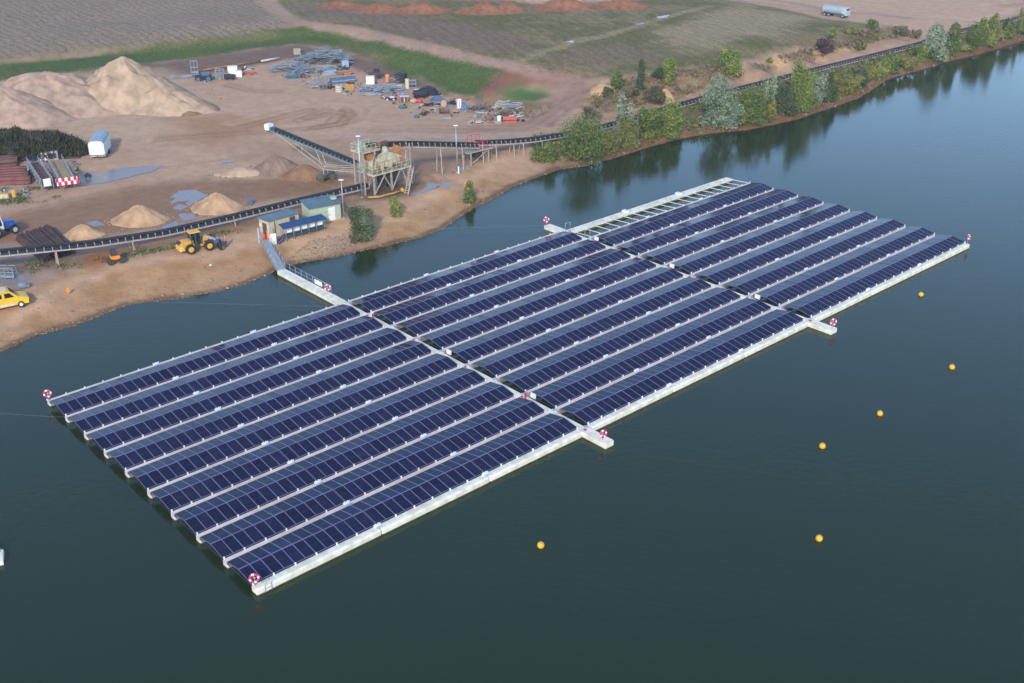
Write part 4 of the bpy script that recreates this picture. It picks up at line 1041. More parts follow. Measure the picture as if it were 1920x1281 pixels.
for i in range(9): f = i / 8; m.tube([L * f + s1 * .55 * sd, L * f + s1 * .55 * sd + Vector((0, 0, 1.05))], .03)
m.build('handrail', M_STEEL, fp)
MB().box(d * .58 + s1 * .52 * sd + Vector((0, 0, .55)), (1.7, .05, .6), math.atan2(d.y, d.x)).build('notice_plate', M_WHITE, fp)
MB().bar(d * .02 + Vector((0, 0, .05)), d * .98 + Vector((0, 0, .05)), .03, .02).build('cable', M_BLUEG, fp)
lifebuoy(gB + d * .74 + s1 * .4 * sd, .5, 'lifebuoy on the railing of the floating pier', .7)

# ------------------------------------------------------------------ vehicles
def wheel(parent, c, r, w, rim, side=-1):
    o = MB().cyl((0, 0, 0), r, w, 20, 'Y').build('wheel', M_TYRE, parent, c)
    m = MB(); m.cyl((0, side * w * .5, 0), r * .58, .05, 16, 'Y'); m.cyl((0, side * (w * .5 + .03), 0), r * .2, .06, 10, 'Y'); m.build('rim', rim, o)
    m = MB()
    for k in range(14):
        a = k * 2 * math.pi / 14; m.box((math.cos(a) * r, 0, math.sin(a) * r), (.09, w * .9, .07), M=Matrix.Rotation(-a + math.pi / 2, 4, 'Y'))
    tag(m.build('tread', M_TYRE, o), kind='stuff')
    return o
# wheel loader: x forward
b0 = grounds([(362, 477), (391, 471)]); ly = math.atan2(b0[1][1] - b0[0][1], b0[1][0] - b0[0][0])
wb = 2.6; mid = (b0[0] + b0[1]) / 2; off = Vector((-math.sin(ly), math.cos(ly), 0)) * .9
lp = Vector((mid[0], mid[1], 0)) + off; lp.z = gz(lp.x, lp.y)
ld = thing('wheel_loader', 'yellow wheel loader with raised fork arms on the dirt track', 'wheel loader', lp, ly)
for x in (-wb / 2, wb / 2):
    for s in (-1, 1): wheel(ld, (x, s * .88, .66), .66, .46, M_YEL, s)
MB().prism([(-2.75, .75), (-2.65, 1.45), (-2.3, 1.75), (-.75, 1.75), (-.6, 1.0), (-.9, .7)], -.62, .62).build('engine_hood', M_YEL, ld)
MB().prism([(-2.8, .55), (-2.86, 1.1), (-2.2, 1.1), (-2.0, .55)], -.8, .8).build('counterweight', mat('machine_yellow_pale', (.74, .50, .14), .5), ld)
MB().box((-2.45, 0, 1.52), (.5, 1.0, .4)).build('grille', M_DARK, ld)
MB().prism([(-1.0, 1.2), (-1.05, 2.75), (.25, 2.75), (.45, 1.9), (.35, 1.1)], -.62, .62).build('cab', M_GLS, ld)
for x0, z0, x1, z1 in ((-1.0, 1.2, -1.05, 2.75), (.35, 1.1, .25, 2.75), (-.4, 1.2, -.4, 2.75)):
    for y in (-.64, .64): MB().bar((x0, y, z0), (x1, y, z1), .08).build('cab_pillar', mat('cab_green_grey', (.07, .11, .09), .5), ld)
MB().box((-.38, 0, 2.82), (1.55, 1.4, .14), taper=.9).build('cab_roof', M_YEL, ld)
MB().prism([(.3, .6), (.3, 1.15), (.9, 1.9), (1.35, 1.75), (1.5, .7)], -.32, .32).build('front_frame', M_YEL, ld)
for s in (-1, 1):
    MB().prism([(1.0, 1.75), (1.25, 1.9), (2.5, 1.2), (3.05, .5), (2.8, .4), (2.25, 1.0)], s * .38 - .07, s * .38 + .07).build('lift_arm', mat('arm_grey', (.42, .38, .36), .5), ld)
    MB().box((wb / 2, s * .9, 1.36), (1.2, .5, .08)).build('mudguard', M_DARK, ld)
    MB().bar((3.1, s * .4, .25), (4.2, s * .4, .22), .1, .06).build('fork', M_DARK, ld)
MB().box((3.05, 0, .6), (.12, 1.4, .8)).build('fork_carriage', M_DARK, ld)
MB().cyl((-.9, .5, 2.98), .08, .2, 8).build('beacon', M_ORA, ld)

# yellow crew van
b0 = grounds([(5, 584), (41, 577)]); vy = math.atan2(b0[1][1] - b0[0][1], b0[1][0] - b0[0][0])
fw = Vector((b0[1][0], b0[1][1], 0)) + Vector((-math.sin(vy), math.cos(vy), 0)) * .85
fw.z = gz(fw.x, fw.y)
vn = thing('crew_van', 'yellow crew van parked on the beach track at the left edge', 'van', fw, vy); vn.scale = (1.1, 1.1, 1.14)
for x in (0, -3.1):
    for s in (-1, 1): wheel(vn, (x, s * .84, .34), .34, .24, M_WHITE, s)
MB().prism([(.85, .35), (.92, .95), (.45, 1.15), (-.25, 1.25), (-3.9, 1.25), (-3.9, .35)], -.93, .93).build('body', M_YEL2 if False else mat('van_yellow', (.80, .50, .015), .38, var=.08, vscale=1.5, dirt=(.55, .36, .10)), vn)
MB().prism([(-.15, 1.24), (-.95, 2.0), (-1.3, 2.1), (-2.6, 2.1), (-2.75, 1.24)], -.86, .86).build('cab', mat('van_yellow', (0, 0, 0)), vn)
MB().box((-3.5, 0, 1.45), (1.4, 1.9, .5)).build('cargo_bed', M_WHITE, vn)
MB().prism([(-.22, 1.30), (-.9, 1.93), (-.98, 1.93), (-.30, 1.30)], -.75, .75).build('windscreen', M_GLS, vn, (.05, 0, .03))
for s in (-1, 1):
    MB().prism([(-.55, 1.32), (-1.0, 1.85), (-1.55, 1.85), (-1.55, 1.32)], s * .87 - .012, s * .87 + .012).build('window', M_GLS, vn)
    MB().prism([(-1.85, 1.36), (-1.85, 1.82), (-2.5, 1.82), (-2.5, 1.36)], s * .87 - .012, s * .87 + .012).build('window', M_GLS, vn)
    MB().box((-1.6, s * .935, .55), (2.2, .02, .34)).build('side_stripe', mat('cream_stripe', (.66, .52, .30), .5), vn)
    MB().box((.86, s * .62, .82), (.1, .36, .16)).build('headlight', M_WHITE, vn)
    MB().bar((-.25, s * .87, 1.42), (-.95, s * .88, 2.04), .05).build('pillar_stripe', M_ORA, vn)
MB().box((-1.9, 0, 2.112), (1.5, 1.5, .02)).build('roof_panel', mat('cream_stripe', (0, 0, 0)), vn)
MB().cyl((-2.3, .2, 2.22), .1, .22, 10).build('beacon', mat('beacon_orange', (.8, .12, .02), .4), vn)
MB().box((.93, 0, .45), (.08, 1.8, .22)).build('bumper', M_DARK, vn)

# tractor at the left edge
tp = on_ground(6, 440); tw = yaw_of((-20, 448), (26, 434))
tr = thing('tractor', 'tractor with white cab and blue bonnet at the left edge', 'tractor', tp, tw)
for s in (-1, 1): wheel(tr, (-1.5, s * .95, .85), .85, .5, mat('grey_rim', (.5, .5, .5), .5), s); wheel(tr, (1.35, s * .9, .6), .6, .4, mat('grey_rim', (0, 0, 0)), s)
MB().prism([(-.3, .9), (-.3, 2.0), (1.6, 1.85), (2.05, 1.3), (1.9, .8)], -.5, .5).build('bonnet', M_BLUE, tr)
for s in (-1, 1): MB().prism([(.7, 1.3), (1.0, 1.55), (1.75, 1.5), (2.1, 1.1), (1.9, 1.1), (1.6, 1.35), (1.1, 1.4)], s * .9 - .22, s * .9 + .22).build('mudguard', M_BLUE, tr)
MB().prism([(-1.9, 1.0), (-1.9, 2.95), (-.3, 2.95), (-.05, 1.9), (-.05, 1.0)], -.75, .75).build('cab', M_WHITE, tr)
for s in (-1, 1): MB().prism([(-1.0, 1.5), (-1.0, 2.7), (-.42, 2.7), (-.25, 1.6)], s * .76 - .012, s * .76 + .012).build('window', M_GLS, tr)
MB().box((-1.1, 0, 3.0), (1.7, 1.6, .12)).build('cab_roof', M_WHITE, tr)
MB().box((-2.2, 0, 1.2), (.8, 1.4, .9)).build('rear_deck', M_WHITE, tr)

# tanker far off
tp = on_ground(1564, 31); tw = yaw_of((1545, 27), (1583, 33))
tk = thing('tanker_trailer', 'pale silver tanker truck parked on the far sandy ground', 'tanker', tp, tw)
m = MB(); m.cyl((-.4, 0, 1.75), 1.1, 5.2, 18, 'X'); m.ball((-3.0, 0, 1.75), (.35, 1.08, 1.08), 14, 8); m.ball((2.2, 0, 1.75), (.35, 1.08, 1.08), 14, 8); m.build('tank', mat('tank_silver', (.33, .39, .42), .45, .1), tk)
MB().prism([(2.5, .6), (2.5, 2.6), (3.6, 2.6), (3.9, 1.7), (3.9, .6)], -1.0, 1.0).build('cab', mat('cab_grey', (.42, .47, .49), .5), tk)
MB().box((3.72, 0, 2.1), (.1, 1.7, .6), M=Matrix.Rotation(-.3, 4, 'Y')).build('windscreen', M_GLS, tk)
MB().box((0, 0, .75), (6.4, .9, .2)).build('chassis', M_DARK, tk)
for x in (-2.3, -1.1, 2.9):
    for s in (-1, 1): wheel(tk, (x, s * .95, .5), .5, .35, M_STEEL, s)
MB().box((-.3, 0, 2.88), (3.6, .4, .06)).build('walk_plate', M_STEEL, tk)

# white box trailer
tp = on_ground(184, 299); tw = yaw_of((172, 301), (197, 297))
bt = thing('box_trailer', 'white box trailer with rounded grey roof beside the reeds', 'trailer', tp, .16)
prof = [(-1.25, .5), (1.25, .5), (1.25, 2.6), (1.05, 2.95), (.6, 3.1), (-.6, 3.1), (-1.05, 2.95), (-1.25, 2.6)]
m = MB(); m.prism(prof, 0, 6.6); m.build('body', mat('trailer_white', (.70, .72, .68), .5, var=.04), bt)
m = MB(); m.prism([(1.26, 2.55), (1.06, 2.97), (.6, 3.13), (-.6, 3.13), (-1.06, 2.97), (-1.26, 2.55), (-1.28, 2.6), (-1.08, 3.01), (-.62, 3.17), (.62, 3.17), (1.08, 3.01), (1.28, 2.6)], .03, 6.6); m.build('roof', mat('trailer_roof', (.26, .34, .40), .5), bt)
for x in (-1.1, 1.1): wheel(bt, (x, 3.2, .4), .4, .25, M_STEEL, 1 if x > 0 else -1)
m = MB(); m.bar((0, 0, .6), (0, -1.0, .55), .1); m.build('drawbar', M_DARK, bt)
for x in (-1.15, 1.15): MB().box((x, -.02, .82), (.2, .04, .1)).build('tail_light', M_LRED, bt)
MB().box((0, -.03, .68), (2.5, .06, .12)).build('bumper', M_DARK, bt)
# compactor under the conveyor
tp = on_ground(218, 494); cp_ = thing('compactor', 'small dark roller with an orange hood under the conveyor', 'roller', tp, .5)
MB().cyl((.75, 0, .45), .45, .95, 18, 'Y').build('drum', M_DARK, cp_); MB().cyl((-.7, 0, .45), .45, .9, 18, 'Y').build('rear_drum', M_DARK, cp_)
MB().prism([(-.7, .7), (-.6, 1.2), (.5, 1.2), (.7, .7)], -.42, .42).build('hood', M_ORA, cp_); MB().box((-.1, 0, 1.65), (.9, .8, .8), taper=.7).build('cab', M_DARK, cp_)

# ------------------------------------------------------------------ people
def person(P, rz, cols, label, reach=0.0):
    """one skinned body: boots, trousers, jacket, skin and hair by height"""
    J = {'pel': (0, 0, .95), 'bel': (0, 0, 1.12), 'che': (0, .01, 1.36), 'nec': (0, .02, 1.52), 'hd1': (0, .03, 1.62), 'hd2': (0, .03, 1.74),
         'hl': (.10, 0, .90), 'kl': (.12, .03, .50), 'al': (.12, -.02, .10), 'tl': (.13, .14, .05), 'hr': (-.10, 0, .90), 'kr': (-.11, .06, .50), 'ar': (-.11, -.02, .10), 'tr': (-.12, .14, .05),
         'sl': (.19, 0, 1.43), 'el': (.25, .02 + reach * .1, 1.16), 'wl': (.25, .12 + reach * .3, .93 + reach * .2), 'fl': (.25, .16 + reach * .36, .84 + reach * .22), 'sr': (-.19, 0, 1.43), 'er': (-.25, .02 + reach * .1, 1.16), 'wr': (-.24, .12 + reach * .3, .93 + reach * .2), 'fr': (-.24, .16 + reach * .36, .84 + reach * .22)}
    E = [('pel', 'bel'), ('bel', 'che'), ('che', 'nec'), ('nec', 'hd1'), ('hd1', 'hd2'), ('pel', 'hl'), ('hl', 'kl'), ('kl', 'al'), ('al', 'tl'), ('pel', 'hr'), ('hr', 'kr'), ('kr', 'ar'), ('ar', 'tr'), ('che', 'sl'), ('sl', 'el'), ('el', 'wl'), ('wl', 'fl'), ('che', 'sr'), ('sr', 'er'), ('er', 'wr'), ('wr', 'fr')]
    rad = dict(pel=.15, bel=.14, che=.16, nec=.065, hd1=.095, hd2=.085, hl=.10, kl=.07, al=.05, tl=.045, hr=.10, kr=.07, ar=.05, tr=.045, sl=.075, el=.055, wl=.04, fl=.035, sr=.075, er=.055, wr=.04, fr=.035)
    K = list(J); me = bpy.data.meshes.new('person'); me.from_pydata([J[k] for k in K], [(K.index(a), K.index(b)) for a, b in E], [])
    o = bpy.data.objects.new('person_rig', me); COL.objects.link(o)
    md = o.modifiers.new('skin', 'SKIN'); o.modifiers.new('sub', 'SUBSURF').levels = 2
    for i, k in enumerate(K): me.skin_vertices[0].data[i].radius = (rad[k], rad[k] * .85)
    me.skin_vertices[0].data[0].use_root = True
    dg = bpy.context.evaluated_depsgraph_get(); out = bpy.data.meshes.new_from_object(o.evaluated_get(dg))
    bpy.data.objects.remove(o)
    for c in cols: out.materials.append(c)
    for f in out.polygons:
        c = f.center; arm = abs(c.x) > .205 and c.z < 1.0
        f.material_index = 0 if c.z < .12 else 3 if arm and c.z < .95 and abs(c.x) > .21 else 1 if c.z < .98 else 2 if c.z < 1.50 else 4 if c.z > 1.71 or (c.z > 1.6 and c.y < 0) else 3
        f.use_smooth = True
    b = bpy.data.objects.new('person', out); COL.objects.link(b); b.location = P; b.rotation_euler.z = rz; b.scale = (1.12, 1.12, 1.06)
    return tag(b, label, 'person')
M_SKIN = mat('skin', (.48, .28, .20), .6); M_HAIR = mat('dark_hair', (.04, .03, .025), .8); M_HELM = mat('pale_hair', (.35, .22, .16), .7); M_BOOT = mat('grey_boots', (.4, .4, .42), .8)
M_BLK = mat('black_cloth', (.015, .016, .02), .9); M_JBL = mat('blue_jacket', (.03, .08, .32), .9)
p1 = on_ground(410.5, 467); person(p1, .4, [M_DARK, M_BLK, M_JBL, M_SKIN, M_HELM], 'person in a blue jacket and dark trousers beside the loader forks', .9)
p2 = on_ground(424, 464.5); person(p2, 1.9, [M_BOOT, M_NAVY, mat('orange_vest', (.72, .22, .08), .8), M_SKIN, M_HAIR], 'person in an orange top and navy trousers, right of the pair')
o = solo('spare_tyre', MB().torus((0, 0, .62), .44, .18, Matrix.Rotation(R(90), 3, 'Y') @ Matrix.Rotation(R(20), 3, 'X'), 22, 8), M_TYRE, 'big black tyre held upright by the person in blue', 'tyre', on_ground(413.5, 469), .9)

# ------------------------------------------------------------------ small things along the shore
def marker(px, py, label, h=1.0, w=.32, m=M_ORA):
    p = on_ground(px, py); t = thing('warning_post', label, 'marker post', p, .3, 'orange warning boards along the shore')
    MB().box((0, 0, h * .7), (w, .08, h * .75)).build('board', m, t); MB().bar((0, .06, -.2), (0, .06, h), .06).build('post', M_STEEL, t)
marker(129, 553, 'orange warning board alone on the beach right of the van', .9); marker(700, 412, 'orange warning board beside the two-toned willow bush', 1.0)
marker(873, 352, 'orange warning board left of the slim shore bush', .8); marker(1020, 290, 'orange round warning board among the shrubs by the far conveyor', .8)

# ------------------------------------------------------------------ trees and shrubs
def leaf_mat():
    m = bpy.data.materials.new('leaves'); m.use_nodes = True
    nt = m.node_tree; N = nt.nodes; L = nt.links; b = N['Principled BSDF']
    b.inputs['Roughness'].default_value = .65; b.inputs['Specular IOR Level'].default_value = .25
    a = N.new('ShaderNodeAttribute'); a.attribute_name = 'Tint'; L.new(a.outputs['Color'], b.inputs['Base Color'])
    t = N.new('ShaderNodeBsdfTranslucent'); L.new(a.outputs['Color'], t.inputs[0])
    mx = N.new('ShaderNodeMixShader'); mx.inputs[0].default_value = .22
    L.new(b.outputs[0], mx.inputs[1]); L.new(t.outputs[0], mx.inputs[2]); L.new(mx.outputs[0], N['Material Output'].inputs[0])
    return m
M_LEAF = leaf_mat(); M_BARK = mat('bark', (.10, .08, .06), .9, var=.3); M_BIRCH = mat('birch_bark', (.55, .53, .48), .8, var=.3, dirt=(.08, .07, .06))
PAL = {  # two leaf colours and one rarer accent, as albedo
 'green': ((.085, .135, .034), (.165, .22, .058), (.25, .26, .065)), 'fresh': ((.145, .20, .045), (.25, .30, .07), (.33, .33, .08)),
 'dark': ((.060, .088, .040), (.098, .13, .055), (.13, .15, .06)), 'silver': ((.24, .28, .17), (.42, .46, .32), (.15, .20, .09)), 'pale': ((.13, .17, .075), (.21, .25, .13), (.10, .14, .05)),
 'olive': ((.16, .17, .055), (.26, .26, .085), (.33, .28, .08)), 'yellow': ((.22, .21, .045), (.33, .27, .06), (.15, .17, .05)),
 'purple': ((.085, .05, .055), (.12, .075, .08), (.15, .11, .09)), 'dry': ((.20, .155, .095), (.28, .22, .14), (.12, .12, .06)), 'brown': ((.13, .085, .065), (.19, .13, .09), (.12, .13, .06))}
def leaf_quads(C_, Nn, size, col):
    n = len(C_); r = RNG.normal(size=(n, 3)); a = np.cross(Nn, r); a /= np.linalg.norm(a, axis=1, keepdims=True) + 1e-9
    b = np.cross(Nn, a); b /= np.linalg.norm(b, axis=1, keepdims=True) + 1e-9
    s = (size * RNG.uniform(.6, 1.35, n))[:, None]; a = a * s * .5; b = b * s * RNG.uniform(.5, .9, n)[:, None] * .5
    V = np.stack([C_ - a - b * .4, C_ - b, C_ + a + b * .2, C_ + b], 1).reshape(-1, 3)
    return V, np.arange(n * 4).reshape(n, 4), np.hstack([col, np.ones((n, 1))])
def crown(shape, H, Wd, kind, n, size, low=.02, kind2=None):
    R0 = Wd / 2
    if shape == 'round': lob = [((0, 0, .55 * H), (R0 * .8, R0 * .8, .42 * H))] + [((RNG.uniform(-.45, .45) * R0, RNG.uniform(-.5, .5) * R0, RNG.uniform(.08, .26) * H), (R0 * RNG.uniform(.4, .55),) * 2 + (H * RNG.uniform(.14, .22),)) for _ in range(5)] + [((RNG.uniform(-.6, .6) * R0, RNG.uniform(-.6, .6) * R0, RNG.uniform(.3, .82) * H), (R0 * RNG.uniform(.3, .52),) * 2 + (H * RNG.uniform(.13, .24),)) for _ in range(9)]
    elif shape == 'column':
        lob = []
        for i in range(9):
            f = i / 8; lob.append(((RNG.uniform(-.18, .18) * R0, RNG.uniform(-.18, .18) * R0, (.1 + .78 * f) * H), (R0 * (.95 - .35 * f ** 2) * RNG.uniform(.75, 1.05),) * 2 + (H * .13,)))
    elif shape == 'cone': lob = [((0, 0, (.12 + .165 * i) * H), (R0 * (1 - .155 * i), R0 * (1 - .155 * i), .15 * H)) for i in range(6)] + [((RNG.uniform(-.4, .4) * R0, RNG.uniform(-.4, .4) * R0, RNG.uniform(.2, .6) * H), (R0 * .45, R0 * .45, .15 * H)) for _ in range(4)]
    elif shape == 'spires':
        lob = []
        for i in range(6):
            x, y, h = RNG.uniform(-.62, .62) * R0, RNG.uniform(-.5, .5) * R0, H * (1 if i == 0 else RNG.uniform(.6, .95))
            for j in range(5): lob.append(((x + RNG.uniform(-.1, .1) * R0, y + RNG.uniform(-.1, .1) * R0, h * (.12 + .18 * j)), (R0 * (.5 - .055 * j) * RNG.uniform(.8, 1.1),) * 2 + (h * .15,)))
    else: lob = [((RNG.uniform(-.6, .6) * R0, RNG.uniform(-.6, .6) * R0, RNG.uniform(.25, .65) * H), (R0 * RNG.uniform(.35, .6),) * 2 + (H * RNG.uniform(.22, .36),)) for _ in range(8)]
    w = np.array([(l[1][0] * l[1][2]) ** .9 for l in lob]); w /= w.sum()
    li = RNG.choice(len(lob), n, p=w); c = np.array([l[0] for l in lob])[li]; rd = np.array([l[1] for l in lob])[li]
    d = RNG.normal(size=(n, 3)); d /= np.linalg.norm(d, axis=1, keepdims=True)
    rr = 1 - np.abs(RNG.normal(0, .24, n)); rr = np.where(RNG.random(n) < .12, 1 + np.abs(RNG.normal(0, .14, n)), rr)
    P = c + d * rd * rr[:, None]; P[:, 2] = np.maximum(P[:, 2], low * H * RNG.uniform(.2, 1, n))
    nn = d + RNG.normal(0, .65, (n, 3)) + np.array([0, 0, .35])
    k1, k2, k3 = [np.array(q) for q in PAL[kind]]
    lt = np.clip(RNG.normal(.45, .25, len(lob)), 0, 1)[li] * .75 + RNG.random(n) * .25
    col = k1 * (1 - lt[:, None]) + k2 * lt[:, None]; acc = (RNG.random(n) < .10) | (fbm(P[:, 0] * 2 + lob[0][1][0] * 50, P[:, 2] * 2, 1.6, 2) > .66)
    col = np.where(acc[:, None], k3 * RNG.uniform(.8, 1.1, (n, 1)), col)
    if kind2:
        q1, q2, _ = [np.array(q) for q in PAL[kind2]]; s = sm((P[:, 0] / R0 + (P[:, 2] / H - .5) * .3 + RNG.normal(0, .15, n)) * 3 + .4)[:, None]
        col = col * (1 - s) + (q1 * (1 - lt[:, None]) + q2 * lt[:, None]) * s
    return leaf_quads(P, nn, size, col * RNG.uniform(.92, 1.08, (n, 1)))
def plant(name, kind, shape, px, base, top, wpx, label, cat='tree', group=None, kind2=None, dens=1.0, trunk=True, birch=False):
    P = on_ground(px, base); sc = photo(P)[2]; H = max(.8, height_to(P, top) - P.z); Wd = wpx / sc
    n = int(np.clip(190 * dens * (Wd * H) ** .9, 420, 7000)); size = np.clip(3.1 / sc, .24, .6)
    t = thing(name, label, cat, P, RNG.uniform(-.3, .3), group)
    V, F, c = crown(shape, H, Wd, kind, n, size, kind2=kind2)
    o = bpy.data.objects.new('crown', np_mesh('crown', V, F, M_LEAF, [('Tint', 'FACE', 'FLOAT_COLOR', c)])); COL.objects.link(o); o.parent = t
    m = MB(); r = max(.05, H * .016); bk = M_BIRCH if birch else M_BARK
    m.tube([(0, 0, -.3), (.03 * H, .0, .3 * H), (.01 * H, .02 * H, .6 * H), (0, 0, .88 * H)], r, 7, r * .25)
    for k in range(5):
        a = RNG.uniform(0, 6.28); z = RNG.uniform(.12, .5) * H; e = RNG.uniform(.4, .75) * Wd / 2
        m.tube([(0, 0, z), (e * .5 * math.cos(a), e * .5 * math.sin(a), z + .14 * H), (e * math.cos(a), e * math.sin(a), z + .32 * H)], r * .5, 5, r * .12)
    m.build('trunk', bk, t)
    return t
G1 = 'trees and shrubs along the lake bank'
for a in (
 ('green', 'round', 1098, 304, 211, 102, 'biggest dense green tree leaning over the shore by the conveyor'), ('olive', 'round', 1146, 287, 238, 44, 'yellowish bush on the right flank of the biggest shore tree'),
 ('silver', 'spires', 1173, 262, 175, 44, 'two-pointed silvery willow behind the green shore shrubs'), ('olive', 'round', 1180, 274, 222, 46, 'olive shrub at the foot of the two-pointed silvery willow'),
 ('green', 'round', 1217, 258, 200, 56, 'green shrub between the two-pointed willow and yellowing tree'), ('fresh', 'spires', 1262, 254, 184, 62, 'bright green ragged tree left of the big silver willow'),
 ('yellow', 'bush', 1216, 262, 236, 16, 'small yellow shrub low on the bank beneath the green shrubs'),
 ('silver', 'round', 1348, 240, 143, 82, 'big round silver willow alone on the reddish bank'), ('green', 'round', 1412, 232, 160, 60, 'dark green tree right beside the big round silver willow'),
 ('yellow', 'bush', 1440, 228, 178, 30, 'yellow autumn shrub right of the dark green tree'), ('silver', 'spires', 1437, 214, 140, 30, 'slim pale willow behind the yellow autumn shrub'),
 ('dark', 'round', 1466, 214, 158, 44, 'dark shrub between the yellow shrub and the tall green tree'), ('fresh', 'spires', 1500, 208, 106, 58, 'tall feathery green tree in the middle of the bank'),
 ('silver', 'round', 1534, 196, 138, 36, 'pale silvery bush right of the tall feathery tree'), ('dark', 'cone', 1553, 190, 142, 34, 'dark conical tree at the water edge right of the silvery bush'),
 ('yellow', 'bush', 1580, 178, 140, 34, 'golden shrub next to the dark conical tree'), ('olive', 'bush', 1596, 168, 136, 32, 'olive shrub right of the golden one'), ('dark', 'round', 1612, 162, 128, 28, 'dark green bush among the golden shrubs'),
 ('yellow', 'bush', 1628, 152, 122, 26, 'pale gold shrub right of the dark green bush'), ('fresh', 'bush', 1650, 144, 106, 40, 'light green bush near the far conveyor opening'), ('green', 'column', 1674, 136, 104, 26, 'small pointed green tree after the light green bush'),
 ('olive', 'bush', 1700, 128, 98, 36, 'olive thicket left of the silver-topped willow'), ('fresh', 'round', 1727, 118, 84, 26, 'small fresh green tree touching the silver-topped willow'), ('silver', 'round', 1749, 112, 46, 48, 'tall silver-topped willow beside the far sandy ground', None, 'silver'),
 ('green', 'column', 1785, 102, 46, 28, 'narrow green tree right of the silver-topped willow'), ('olive', 'bush', 1803, 96, 72, 24, 'low olive shrub between two far green trees'), ('green', 'round', 1824, 94, 42, 38, 'rounded green tree with the far conveyor behind'),
 ('fresh', 'spires', 1848, 84, 24, 40, 'tallest yellow-green poplar near the right edge'), ('olive', 'bush', 1870, 78, 50, 24, 'dull shrub right of the tallest poplar'), ('green', 'round', 1888, 72, 34, 26, 'far green tree next to the white birch stem'),
 ('green', 'bush', 1918, 64, 42, 26, 'far green bush cut by the right edge'), ('green', 'bush', 1388, 236, 206, 30, 'low green shrub near the water below the dark green tree'), ('green', 'bush', 1526, 196, 168, 30, 'low shrub at the foot of the pale silvery bush'), ('dark', 'bush', 1480, 216, 184, 36, 'dark low shrub at the water below the tall feathery tree')):
    kd, sh, px, b, tp, w, lab = a[:7]; low = sh == 'bush'
    plant('shrub' if low else 'tree', kd, sh, px, b, tp - (b - tp) * .04, w * 1.06, lab, 'shrub' if low else 'tree', G1)
plant('birch_tree', 'olive', 'column', 1909, 62, 14, 12, 'slender birch with a white stem near the top right corner', 'tree', G1, dens=.25, birch=True)
G2 = 'bushes on the dry slope'
for a in (('dark', 'column', 1201, 168, 110, 18, 'narrow dark columnar tree on the slope beside the field'), ('fresh', 'round', 1254, 157, 104, 30, 'bright green small tree on the slope edge of the field'),
          ('fresh', 'round', 1366, 138, 90, 54, 'round light green bush on the crest of the dry slope'), ('brown', 'bush', 1228, 196, 158, 40, 'dark brown scrub on the slope beside the sand scar'), ('dry', 'bush', 1182, 182, 148, 34, 'greyish dry shrub behind the two-pointed willow'),
          ('dark', 'bush', 1232, 150, 126, 22, 'dark low scrub left of the bright small tree'), ('purple', 'round', 1546, 99, 68, 38, 'purple-leaved round bush on the dry slope'), ('fresh', 'bush', 1560, 72, 48, 16, 'small bright bush behind the purple one'),
          ('green', 'bush', 1637, 56, 34, 22, 'green bush at the far corner of the field'), ('olive', 'bush', 1600, 62, 48, 44, 'olive hedge-like scrub along the field end'), ('dry', 'bush', 1690, 66, 48, 30, 'dry brown scrub on the end of the slope'), ('dry', 'bush', 1716, 72, 54, 18, 'dry brown scrub beside the silver-topped willow'),
          ('yellow', 'bush', 1613, 94, 74, 22, 'yellow-leaved bush on the terrace by the far conveyor'), ('green', 'bush', 1158, 168, 128, 26, 'green shrub next to the rutted track bend'), ('dark', 'bush', 1140, 182, 160, 20, 'dark scrub below the pale sandstone heap'), ('dry', 'bush', 1110, 222, 196, 34, 'dry grass clump behind the biggest shore tree'), ('fresh', 'bush', 1442, 122, 104, 14, 'tiny bright bush above the sand scar')):
    kd, sh, px, b, tp, w, lab = a; low = sh == 'bush'
    plant('shrub' if low else 'tree', kd, sh, px, b, tp, w, lab, 'shrub' if low else 'tree', G2)
plant('willow_bush', 'dark', 'round', 680, 449, 388, 58, 'two-toned willow bush, dark left and pale right, on the near bank', 'shrub', None, 'pale', 1.6)
plant('young_tree', 'fresh', 'column', 742, 406, 368, 28, 'small bright green tree alone on the near bank', 'tree')
plant('young_tree', 'green', 'column', 880, 380, 340, 26, 'slim dark green shore bush with its foot at the water', 'tree')
plant('shrub', 'green', 'bush', 1022, 304, 258, 50, 'straggly green shrub under the far conveyor left of the biggest tree', 'shrub', dens=.6)
plant('shrub', 'fresh', 'bush', 1030, 306, 284, 26, 'low green shrub at the water left of the biggest tree', 'shrub', dens=.7)
plant('shrub', 'yellow', 'bush', 678, 452, 432, 26, 'yellowish weeds at the foot of the two-toned willow bush', 'shrub', dens=.5)

def scatter(name, polys, n, size, kinds, seedh=.5, flat=.3):
    """tufts of weeds over photo areas, as one mass"""
    Ps = []
    for poly, k in polys:
        w = grounds(poly); lo, hi = w.min(0), w.max(0); q = RNG.uniform(lo, hi, (int(n * 6), 2)); q = q[poly_sd(q[:, 0], q[:, 1], w) > 0]
        q = q[fbm(q[:, 0], q[:, 1], 5, 3) > .44][:int(n * k)]; Ps.append(q)
    q = np.concatenate(Ps); z = ground_z(q[:, 0], q[:, 1]); q = q[z > .15]; z = z[z > .15]
    m = len(q); P = np.repeat(np.column_stack([q, z]), 5, 0) + RNG.normal(0, 1, (m * 5, 3)) * np.array([.35, .35, .0]); P[:, 2] += np.abs(RNG.normal(0, seedh, m * 5))
    ki = np.repeat(RNG.integers(0, len(kinds), m), 5); K = np.array([PAL[k][:2] for k in kinds]); t = RNG.random((m * 5, 1))
    col = K[ki, 0] * (1 - t) + K[ki, 1] * t
    V, F, c = leaf_quads(P, RNG.normal(size=(m * 5, 3)) + np.array([0, 0, flat]), size, col)
    return tag(np_obj(name, V, F, c), kind='stuff')
